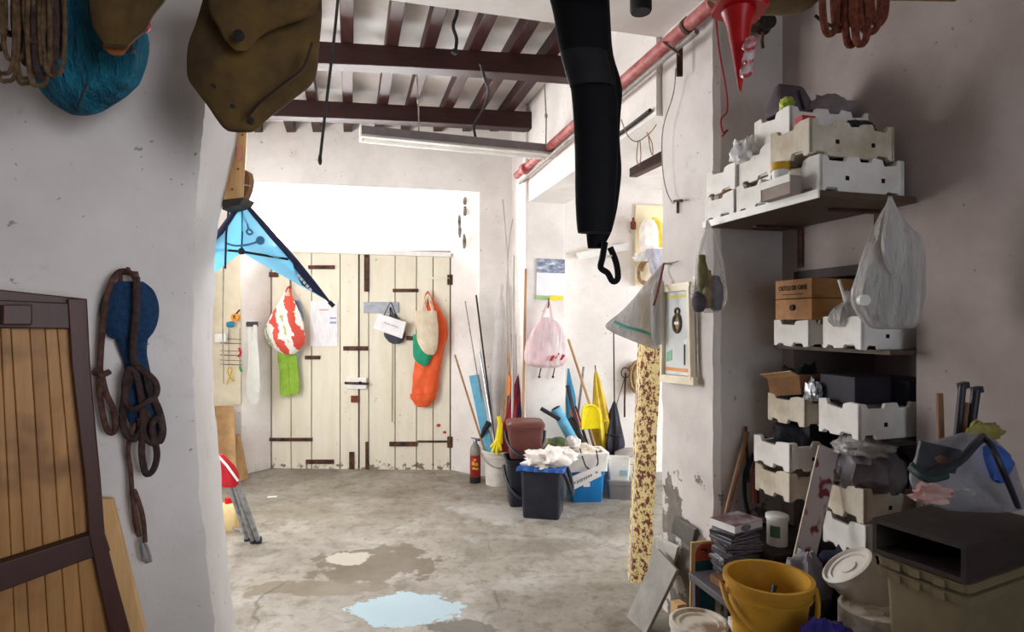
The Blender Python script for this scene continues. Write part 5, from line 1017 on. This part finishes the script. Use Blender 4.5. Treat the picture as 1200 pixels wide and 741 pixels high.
yb = p0.y; part(g, 'body', MB().sack([(352, 992, 1000), (358, 982, 1006), (366, 974, 1012), (376, 972, 1013), (383, 978, 1008)], yb, .6, wr=.1, seed=5), m_bag2); part(g, 'stick', MB().tube([P(983, 328, yb), P(990, 350, yb), P(993, 366, yb)], .006, 8), m_white); part(g, 'knot', MB().blob(P(994, 350, yb), (.02, .02, .03), 2, .3, 2, 12), m_bag2)
g = thing('cardboard_box', R(.3, -.25, 1.26), 'tilted open cardboard box lying on the niche crate', 'box'); mt = Rz(RZ)@Ry(.0)@Rx(-.16)
cbx = R(.32, -.26, 1.275)
part(g, 'body', MB().rloft([(0, .14, .10, .004), (.085, .145, .105, .004), (.085, .138, .098, .004), (.01, .135, .095, .004)], cbx, mt, 3), m_cardd, None, 30); part(g, 'flap', MB().obox(cbx+mt.to_3x3()@Vector((-.16, 0, .09)), (.05, .2, .004), mt@Ry(.5)), m_card, None, 0)
solo('dark_carton', MB().hexa(*ab(.22, .40, -.60, -.42, 1.275, 1.385)), M('dark_blue_card', '#1c1a26', '#2a2632', .6), 'dark printed carton standing between the lower niche crates', 'carton', None, 0, .003)
solo('dark_carton', MB().hexa(*ab(.42, .62, -.66, -.40, 1.27, 1.37)), M('dark_violet_card', '#2c2836', '#3a3546', .6), 'second dark carton deeper in the niche', 'carton', None, 0, .003)
lump('silver_wrapper', 'crumpled silver foil by the dark carton in the niche', 'foil', .20, -.40, 1.27, (.025, .04, .05), m_alu, 3, .5)
lump('black_sack', 'black sack inside the grubby niche crate', 'sack', .30, -.22, 1.20, (.10, .08, .12), m_black, 5); lump('black_sack', 'dark sack bulging between the crates in the niche', 'sack', .32, -.24, 1.04, (.14, .10, .10), M('dark_sack', '#15151d', '#20202a', .7), 8)
lump('plastic_sheet', 'folded clear plastic sheet below the bright niche crate', 'sheet', .25, -.60, 1.085, (.10, .10, .04), m_bag2, 7, .4)
lump('grey_bag', 'crumpled grey bag filling the niche crate at the right', 'bag', .33, -.58, .93, (.13, .10, .13), M('grey_film', '#5f585c', '#7d767a', .4, 10, bump=.5), 9, .4)
# pile on the floor at right
def slab(nm, lab, px, mat, Yo=0, th=.02, cat='slab'):
    (b0x, b0y), (b1x, b1y), t1, t0, ta = px
    A, B = FL(b0x, b0y), FL(b1x, b1y); A.z = B.z = .003; Cc, Dd = RV.at(*t1, ta), RV.at(*t0, ta); n = (B-A).cross(Dd-A).normalized()
    if n.x < 0: n = -n
    return solo(nm, MB().prism([A, B, Cc, Dd], n*th), mat, lab, cat, None, 0, .003)
m_stone = M('grey_stone', '#8d8a84', '#a5a29b', .7, 6, bump=.2); m_slate = M('slate', '#5f5b58', '#73706b', .7, 6, bump=.2)
slab('stone_slab', 'large pale grey slab leaning in front at the pier', ((734, 724), (756, 745), (793, 668), (770, 643), .10), m_stone)
slab('stone_slab', 'darker slate slab leaning on the pier behind the pale slabs', ((775, 690), (798, 708), (814, 621), (789, 606), .035), m_slate)
slab('stone_slab', 'whitish slab between the pale and the slate slabs', ((752, 700), (776, 712), (794, 642), (767, 629), .065), M('pale_stone', '#c2beb8', '#aaa69f', .7, 6, bump=.2))
_w = P(795, 706, 2.78); solo('wood_scrap', MB().obox((_w.x, _w.y, _w.z/2), (.05, .05, _w.z), Rz(.4)), m_tan, 'pale wood offcut on the floor beside the slabs', 'offcut', None, 0)
pw = lambda pts, off, th: MB().prism([PW.at(x, y, off) for x, y in pts], -PW.n3*th)
g = thing('painted_board', PW.at(823, 700, .12), 'board painted red over teal with a cream border behind the step stool', 'board')
Yq = 2.74; q = lambda x, y, d=0: P(x, y, Yq-d)
part(g, 'backing', MB().prism([q(808, 745), q(838, 742), q(839, 634), q(810, 636)], (0, .012, 0)), m_tan, 'cream wooden backing', 0, .003)
part(g, 'red_field', MB().prism([q(815, 658, .004), q(838, 655, .004), q(838.5, 637, .004), q(822, 638, .004), q(817, 643, .004), q(815, 650, .004)], (0, .004, 0)), M('coral_paint', '#b8523c', '#a5452f', .6), 'red upper field', 0)
part(g, 'teal_field', MB().prism([q(814, 742, .004), q(838, 742, .004), q(838, 656, .004), q(815, 659, .004)], (0, .004, 0)), M('teal_paint', '#1f5a66', '#184a58', .6), 'teal lower field', 0)
part(g, 'emblem', MB().tube([q(821, 645, .006), q(825, 644, .006), q(828, 646, .006)], .004, 6, 3), m_dkmetal)
m_pier = M('grey_step', '#4f4a52', '#5e5960', .5, 7, bump=.05)
g = thing('step_stool', R(-.1, -.25, 0), 'dark grey plastic step stool with scissors on it', 'stool')
part(g, 'top', MB().hexa(*ab(-.215, .0, -.46, -.11, .44, .472)), m_pier, None, 0, .005)
for a in (-.20, -.035):
    for b in (-.445, -.145): part(g, 'leg', MB().hexa(*ab(a, a+.025, b, b+.025, 0, .44)), m_pier, None, 0)
g = thing('scissors', R(-.12, -.38, .475), 'black scissors lying on the dark grey step stool', 'scissors'); sc = R(-.12, -.37, .478)
for s in (-1, 1):
    part(g, 'handle', MB().tube([sc+Vector((-.03+.016*math.cos(k*.6283), s*.017+.014*math.sin(k*.6283), .003)) for k in range(10)], .0045, 6, 0, True), m_blackpl); part(g, 'blade', MB().bar(sc+Vector((-.015, s*.008, .003)), sc+Vector((.075, -s*.006, .003)), .012, .003), m_dkmetal)
solo('wood_block', MB().hexa(*ab(-.175, -.10, -.30, -.22, .473, .505)), m_cardd, 'brown block lying on the back of the step stool', 'block', None, 0, .003)
g = thing('dark_chest', R(.2, -.2, 0), 'dark chest behind the disc stack carrying the white can', 'chest'); part(g, 'body', MB().hexa(*ab(.03, .36, -.37, -.02, 0, .60)), m_mdf, None, 0, .004); part(g, 'lid', MB().hexa(*ab(.02, .37, -.38, -.015, .602, .622)), m_mdf, None, 0, .003)
g = thing('paint_can', R(.17, -.24, .623), 'white tub with a green label standing on the dark chest', 'tub'); pc = R(.13, -.27, .623)
part(g, 'body', MB().lathe([(0, 0), (.044, 0), (.044, .115), (0, .115)], pc, 24), m_white); part(g, 'lid', MB().lathe([(0, .113), (.049, .113), (.049, .13), (.042, .133), (0, .133)], pc, 24), m_white)
part(g, 'label', MB().loft([[pc+Vector((.0446*math.cos(t), .0446*math.sin(t), z)) for t in [3.6+.12*k for k in range(9)]]+[pc+Vector((.0455*math.cos(t), .0455*math.sin(t), z)) for t in [3.6+.12*k for k in range(8, -1, -1)]] for z in (.04, .09)]), M('label_green', '#3f6b52', '#5f8a6f', .6), 'green label')
random.seed(12); zz = .473; nth = 'Lowest Second Third Fourth Fifth Sixth Seventh Eighth Ninth Tenth Eleventh Twelfth Thirteenth Fourteenth Fifteenth Sixteenth Topmost'.lower().split()
mcover = [M('case_cover_a', '#3a2a36', '#8f8a94', .25, 9), M('case_cover_b', '#20222e', '#4a4452', .25, 12), M('case_cover_c', '#6a3a3a', '#a9a4ad', .25, 10)]
for k in range(17):
    p = R(-.045+random.uniform(-.012, .012)-(.02 if k > 12 else 0)+.012*math.sin(k*.9), -.235+random.uniform(-.012, .012), zz); rz = RZ+random.uniform(-.18, .18)+(.25 if k > 12 else 0)
    if k == 0:
        c0 = thing('disc_case', (0, 0, 0), 'lowest disc case of the leaning stack behind the yellow bucket', 'disc case', 'stacked disc cases')
        part(c0, 'case', MB().box((-.085, -.062, 0), (.085, .062, .012)), M('clear_case', '#26222a', '#3a353f', .15, 10, bump=0, spec=.6), None, 0, .001); part(c0, 'cover', MB().box((-.083, -.060, .0125), (.083, .060, .0135)), mcover[0], 'printed cover', 0); part(c0, 'spine', MB().box((-.084, -.0635, .002), (.084, -.0622, .010)), M('case_spine', '#8f8894', '#5d5660', .4, 25), 'pale spine', 0)
        c0.location = p; c0.rotation_euler = (0, 0, rz); proto_case = c0
    else: dup(proto_case, p, rz, nth[k]+' disc case from the bottom of the stack behind the yellow bucket')
    zz += .0140
g = thing('magazine', R(-.06, -.24, zz), 'glossy magazine with a round picture lying tilted on the disc cases', 'magazine'); mm = Rz(RZ+.25)@Rx(.0)
mc = R(-.06, -.245, zz+.016)
part(g, 'pages', MB().obox(mc, (.175, .13, .03), mm), m_paper, None, 0); part(g, 'cover', MB().obox(mc+Vector((0, 0, .0165)), (.178, .132, .003), mm), mcover[2], 'glossy cover', 0)
part(g, 'front_picture', MB().lathe([(0, 0), (.03, 0), (.03, .002), (0, .002)], mc+mm.to_3x3()@Vector((-.02, -.0665, 0)), 20, mm@Rx(D(90))@Matrix.Diagonal((1, .45, 1, 1))), mcover[0], 'dark oval picture')
m_buck = M('yellow_bucket', '#c9962f', '#b07f24', .45, 6, bump=.06)
bk = P(900, 671, 2.12); bk.z = .39
g = bucket('bucket', bk, .108, .140, .31, m_buck, 'yellow plastic bucket in front of the disc cases', -.15, .95, None, .009)
part(g, 'tool', MB().tube([bk+Vector((-.02, -.06, .22)), bk+Vector((.015, -.02, .285))], .009, 8), m_dkmetal, 'dark handle sticking up inside')
solo('wooden_crate', MB().box((bk.x-.15, bk.y-.14, 0), (bk.x+.11, bk.y+.13, .388)), m_mdf, 'dark wooden crate under the yellow bucket', 'crate', None, 0, .004)
g = thing('paint_tub', P(820, 733, 2.35), 'white paint tub with a crusted lid at the bottom beside the slabs', 'tub'); tb = P(819, 730, 2.32); tb.z = 0; hz = P(819, 728, 2.32).z
m_crust = M('crusted_lid', '#d9d2c4', '#8a7462', .7, 7, bump=.3, lo=.45, hi=.62)
part(g, 'body', MB().lathe([(0, 0), (.095, 0), (.105, hz-.02), (0, hz-.02)], tb, 28), m_bwhite); part(g, 'lid', MB().lathe([(.10, hz-.025), (.112, hz-.025), (.112, hz), (.10, hz+.002), (.095, hz-.008), (.075, hz-.006), (.07, hz-.012), (0, hz-.012)], tb, 30), m_crust, 'paint-crusted lid')
solo('white_carton', MB().box((.83, 2.20, 0), (.905, 2.30, .47)), m_bwhite, 'narrow whitish carton between the crusted tub and the yellow bucket', 'carton', None, 0, .004)
q = [P(928, 662, 2.36), P(950, 674, 2.34), P(983, 531, 2.40), P(960, 522, 2.42)]; dv = (q[0]-q[3])*.55
t = NT('floral_print'); co = t.coord(); c = t.mix(t.ramp(t.noise(t.scale(co, (1, 1, .5)), 16, 2), [(.56, 0.0), (.6, 1.0)]), hx('#d6cdd2'), hx('#8c3a4a')); t.fin(c, .5)
g = thing('printed_board', q[0]+dv, 'long narrow pale board printed with red petals leaning on the niche crates', 'board')
part(g, 'board', MB().prism([q[0]+dv, q[1]+dv, q[2], q[3]], (.012, .012, 0)), t.m, None, 0, .002); part(g, 'edge', MB().tube([q[0]+dv, q[3]], .0035, 6), m_frm, 'yellowish edge')
g = thing('low_crate', R(0, -.7, 0), 'dark low crate under the rags beside the yellow bucket', 'crate'); part(g, 'body', MB().hexa(*ab(-.12, .17, -.75, -.48, 0, .50)), m_mdf, None, 0, .004)
def tub(lab, c, m, r, h, mat):
    g = thing('paint_tub', c, lab, 'tub'); part(g, 'body', MB().lathe([(0, 0), (r*.88, 0), (r, h*.9), (0, h*.9)], c, 32, m), mat)
    part(g, 'lid', MB().lathe([(r*.98, h*.84), (r*1.08, h*.84), (r*1.08, h), (r*.98, h+.003), (r*.93, h-.008), (r*.75, h-.006), (r*.72, h-.012), (r*.35, h-.012), (r*.33, h-.006), (0, h-.006)], c, 32, m), mat, 'ribbed lid')
    return g
ltop = P(992, 662, 2.14); ax = Vector((-.58, .10, .78)).normalized(); mt = ax.to_track_quat('Z', 'Y').to_matrix().to_4x4()
tub('white paint tub lying tilted with its ribbed lid facing left', ltop-ax*.15, mt, .088, .15, m_bwhite)
tc = P(1024, 712, 2.02); tc.z -= .60; tub('white paint tub with a stained lid in front of the beige bins', tc, Matrix(), .10, .60, m_crust)
solo('wooden_crate', MB().box((.90, 1.80, 0), (1.08, 1.955, .52)), m_mdf, 'dark wooden crate under the blue violet bag', 'crate', None, 0, .004)
lump('purple_bag', 'shiny blue violet plastic bag at the bottom beside the yellow bucket', 'bag', -.235, -.945, .522, (.09, .07, .085), M('violet_film', '#2f2a86', '#1f1b60', .25, 9, bump=.5), 6, .3)
lump('patterned_rag', 'patterned grey rag right of the yellow bucket', 'rag', .0, -.60, .505, (.08, .08, .13), gath(['#7f7a80', '#5a5560', '#a09aa0', '#45505a'], 12), 9, .4)
lump('dark_rag', 'dark blue rag under the tilted paint tub', 'rag', .10, -.64, .505, (.06, .08, .13), M('dark_blue_rag', '#23263a', '#30344a', .9), 4, .4)
lump('brass_fitting', 'small brassy lump below the lid of the tilted tub', 'fitting', .045, -.76, .62, (.03, .03, .035), M('brass', '#a8843a', '#8a6a2a', .4, 9, .6), 2, .3)
# beige bins and the chipboard box with the tote
bx0, bx1 = Vector((1.106, 1.834, 0)), Vector((1.22, 1.603, 0)); wd = (bx1-bx0).normalized(); dp = Vector((-wd.y, wd.x, 0)); zt0 = 1.0; hb_ = .105
def bq(u, v, z): return bx0+wd*u+dp*v+Vector((0, 0, z))
Lw = (bx1-bx0).length; g = thing('drawer_box', bq(.1, .2, zt0-hb_), 'open-fronted dark chipboard box standing on the beige bins', 'box'); e = .014
def slabq(nm, u0, u1, v0, v1, za, zb): return part(g, nm, MB().hexa([bq(u0, v0, za), bq(u1, v0, za), bq(u1, v1, za), bq(u0, v1, za)], [bq(u0, v0, zb), bq(u1, v0, zb), bq(u1, v1, zb), bq(u0, v1, zb)]), m_mdf, None, 0, .001)
slabq('top', 0, Lw, 0, .44, zt0-e, zt0); slabq('bottom', 0, Lw, 0, .44, zt0-hb_, zt0-hb_+e); slabq('side', 0, e, 0, .44, zt0-hb_+e, zt0-e); slabq('side', Lw-e, Lw, 0, .44, zt0-hb_+e, zt0-e); slabq('back', e, Lw-e, .425, .44, zt0-hb_+e, zt0-e)
m_beige = M('beige_plastic', '#7f7156', '#6c5f47', .5, 5, bump=.05); rb_ = Matrix.Rotation(math.atan2(dp.y, dp.x), 4, 'Z'); bcn = bq(Lw/2, .22, 0)
for k, (zb, lab) in enumerate(((0, 'lower beige bin of the nested pair under the chipboard box'), (.035, 'upper beige bin of the nested pair under the chipboard box'))):
    c = bcn+Vector((0, 0, zb)); zr = zt0-hb_-.04-zb+.035*k; g = thing('beige_bin', c, lab, 'bin', None)
    s = 1-.03*k
    part(g, 'body', MB().rloft([(0, .13*s, .085*s, .02), (zr-.05, .185*s, .112*s, .02), (zr-.002, .186*s, .113*s, .02)], c, rb_), m_beige); part(g, 'rim', MB().rloft([(zr-.028, .205, .124, .02), (zr-.002, .210, .127, .02), (zr, .20, .118, .02)], c, rb_), m_beige)
    for u in (-.5, .1, .6): part(g, 'rim_lug', MB().obox(c+rb_.to_3x3()@Vector((-.207, u*.11, zr-.017)), (.012, .03, .022), rb_), m_beige)
m_tote = M('milky_tote', '#a3a1aa', '#8a8892', .3, 8, bump=.8, alpha=.68, bd=.012)
TY = 1.80; g = thing('tote_bag', P(1130, 596, TY), 'translucent tote bag with black trim on top of the chipboard box', 'bag')
part(g, 'body', MB().sack([(508, 1126, 1150), (516, 1100, 1165), (528, 1080, 1176), (545, 1070, 1186), (562, 1066, 1192), (578, 1072, 1197), (590, 1086, 1199), (596, 1100, 1196)], TY, .32, wr=.05, seed=9, fold=5), m_tote)
part(g, 'handle', MB().tube([P(1070, 546, TY-.11), P(1085, 556, TY-.16), P(1105, 552, TY-.16), P(1125, 540, TY-.15), P(1142, 522, TY-.13), P(1152, 512, TY-.08)], .011, 8, 5), m_blackpl, 'black strap'); part(g, 'handle', MB().tube([P(1148, 512, TY-.08), P(1160, 520, TY-.12), P(1172, 545, TY-.15), P(1184, 572, TY-.13), P(1193, 594, TY-.09)], .008, 8, 5), m_blackpl, 'black strap')
part(g, 'trim', MB().tube([P(1069, 548, TY-.12), P(1086, 560, TY-.165), P(1108, 556, TY-.165)], .014, 8, 4), M('dark_green_trim', '#1f3a36', '#16302c', .5), 'dark green trim')
part(g, 'contents', MB().blob(P(1164, 546, TY-.03), (.045, .035, .06), 3, .3, 2, 18), M('blue_contents', '#3d5fae', '#2d4a92', .5), 'blue thing inside'); part(g, 'contents', MB().blob(P(1120, 572, TY), (.09, .05, .04), 6, .3, 2, 18), m_bag2)
g = thing('flat_case', P(1098, 540, TY-.12), 'dark flat case with a round emblem in the mouth of the tote', 'case'); mq = [P(1072, 552, TY-.14), P(1120, 556, TY-.10), P(1128, 528, TY-.06), P(1080, 517, TY-.10)]
part(g, 'body', MB().prism(mq, (.005, .02, 0)), M('case_grey', '#34353c', '#41424a', .5), None, 0, .003); cm = sum((v for v in mq), Vector())/4
part(g, 'emblem', MB().lathe([(0, -.002), (.02, -.002), (.02, .002), (0, .002)], cm+Vector((0, -.004, 0)), 16, Rx(D(90))@Matrix.Diagonal((1, .6, 1, 1))), M('emblem_copper', '#7a5a44', '#5a4233', .5), 'round copper emblem')
solo('pink_wrapper', MB().blob(P(1092, 586, 1.66)+Vector((0, 0, .012)), (.05, .03, .026), 4, .5, 2.4, 22, -.6), M('pink_film', '#c08a86', '#d0b0ac', .4, 9, bump=.4), 'crumpled pink wrapper before the tote on the chipboard box', 'wrapper', None, 60)
solo('yellow_net', MB().blob(P(1152, 507, TY+.02), (.05, .03, .03), 7, .5, 2.4, 22), M('straw_net', '#9a9150', '#7f763e', .7, 16, bump=.5), 'yellowish net bundle on top of the tote', 'net', None, 60)
WY = 1.93; zb_ = zt0+.002
def hnd(nm, lab, a, b, r, mt, mt2=None):
    g = thing(nm, P(*b, WY), lab, 'tool'); part(g, 'handle', MB().tube([P(*a, WY), P(*b, WY-.02)], r, 10), mt)
    if mt2: part(g, 'head', MB().bar(P(a[0]-4, a[1]+1, WY), P(a[0]+6, a[1]-1, WY), .02, .02), mt2)
m_hnd = wood('tool_handle_wood', '#6f4c33', '#8a6040', 'Z', 6)
hnd('hammer', 'worn wooden tool handle standing left behind the tote', (1101, 461), (1104, 560), .010, m_hnd); hnd('hand_saw', 'black metal tool standing in the middle behind the tote', (1128, 452), (1117, 560), .011, m_blackpl, m_blackpl)
hnd('hammer', 'wooden handle between the two black tools behind the tote', (1133, 472), (1122, 560), .009, m_hnd); hnd('hand_saw', 'black metal tool standing right behind the tote', (1144, 457), (1130, 560), .013, m_blackpl, m_blackpl)
# leaning sticks and hose by the pier
g = thing('broom_stick', PW.at(845, 640, .1), 'thin wooden stick leaning in the corner beside the pier', 'stick'); part(g, 'stick', MB().tube([PW.at(876, 506, .03), PW.at(836, 660, .10)], .012, 8), m_hnd)
g = thing('iron_bar', PW.at(878, 560, .03), 'short dark iron bar standing against the wall above the disc stack', 'bar'); part(g, 'bar', MB().tube([PW.at(874, 500, .03), PW.at(877, 565, .03)], .007, 8), m_iron)
solo('hose', MB().tube([R(.30, -.11, 1.02), R(.20, -.07, 1.0), R(.13, -.06, .90), R(.11, -.07, .78), R(.12, -.10, .66)], .012, 8, 5), m_black, 'black hose curving down beside the niche crates', 'hose')
solo('red_strap', MB().tube([R(.24, -.05, 1.05), R(.19, -.05, .90), R(.18, -.06, .74)], .018, 8, 4), M('dull_red', '#7a2f24', '#5f241c', .7), 'dull red tube standing in the corner by the hose', 'tube')
# gear at the top right
m_cone = M('red_cone', '#d0161e', '#b50f17', .35, 5, bump=.02); CY = 1.85
g = thing('traffic_cone', P(866, 105, CY), 'red plastic cone hanging upside down above the crates', 'cone'); cen = P(866, 18, CY); tipc = P(867.5, 107, CY)
part(g, 'cone', MB().loft([[cen.lerp(tipc, u)+Vector((r*math.cos(q*.2618), r*math.sin(q*.2618), 0)) for q in range(24)] for u, r in ((-.05, .052), (0, .047), (.12, .037), (.5, .022), (1, .004))]), m_cone); part(g, 'base', MB().rloft([(-.0, .072, .072, .035), (.012, .075, .075, .035), (.02, .055, .055, .03)], cen+Vector((.0, 0, .012)), Ry(.18)), m_cone, 'square base')
g = thing('wrapped_sweets', P(876, 92, CY-.06), 'red and white twisted wrapper strip hanging on the red cone', 'wrapper')
for k, (x, y) in enumerate(((879, 52), (877, 67), (875, 83))): part(g, 'twist', MB().blob(P(x, y, CY-.06), (.018, .012, .026), k, .3, 2, 14, -1, Ry(.5)), M('wrap_white%d' % k, '#e8dfe2', '#c23a44', .3, 22)); part(g, 'band', MB().tube([P(x-5, y+7, CY-.065), P(x+5, y+3, CY-.065)], .006, 6), m_red)
g = thing('canvas_roll', P(890, 15, 1.9), 'rolled khaki canvas lying across the hanging pole at top right', 'roll'); rr = []
for k in range(20):
    u = k/19; c = P(792+168*u, -48+38*u+8*math.sin(u*3.0)-12*max(0, u-.85), 2.02); r = .05+.04*math.sin(math.pi*min(1, u*1.05))**.6*(1+.15*noise.noise(Vector((u*6, 1, 1))))
    if k == 19: r = .03
    rr.append([c+Vector((0, r*math.cos(q*.2618)*(1+.06*math.sin(q*1.3+k)), r*math.sin(q*.2618)*(1+.05*math.sin(q*1.1)))) for q in range(24)])
part(g, 'body', MB().loft(rr), M('khaki_canvas', '#8c7c5f', '#6f6048', .9, 8, bump=.3)); part(g, 'cord', MB().tube([P(955, 18, 1.9), P(965, 26, 1.9), P(976, 31, 1.9)], .005, 6, 3), m_cord)
solo('red_string', MB().tube([PW.at(838, 10, .05), PW.at(843, 60, .05), PW.at(851, 105, .05), PW.at(852, 130, .05), PW.at(845, 140, .05), PW.at(847, 155, .05), PW.at(853, 152, .05), PW.at(846, 160, .05)], .004, 6, 4), M('red_twine', '#b02a34', '#8a1f28', .8), 'red string hanging down the pier edge beside the cone', 'string')
g = thing('pulley', PW.at(890, 45, .08), 'grey iron pulley block in the corner beside the red cone', 'pulley'); part(g, 'block', MB().lathe([(0, -.03), (.04, -.03), (.03, 0), (.04, .03), (0, .03)], PW.at(897, 28, .10), 18, Rx(D(90))), m_dkmetal); part(g, 'plate', MB().tube([PW.at(884, 30, -.01), PW.at(884, 30, .09)], .03, 10), m_iron); part(g, 'arm', MB().tube([PW.at(884, 30, .08), PW.at(897, 26, .12)], .014, 8), m_iron); part(g, 'hook', MB().tube([PW.at(894, 38, .1), PW.at(893, 48, .1), PW.at(894, 56, .1)], .008, 8), m_iron)
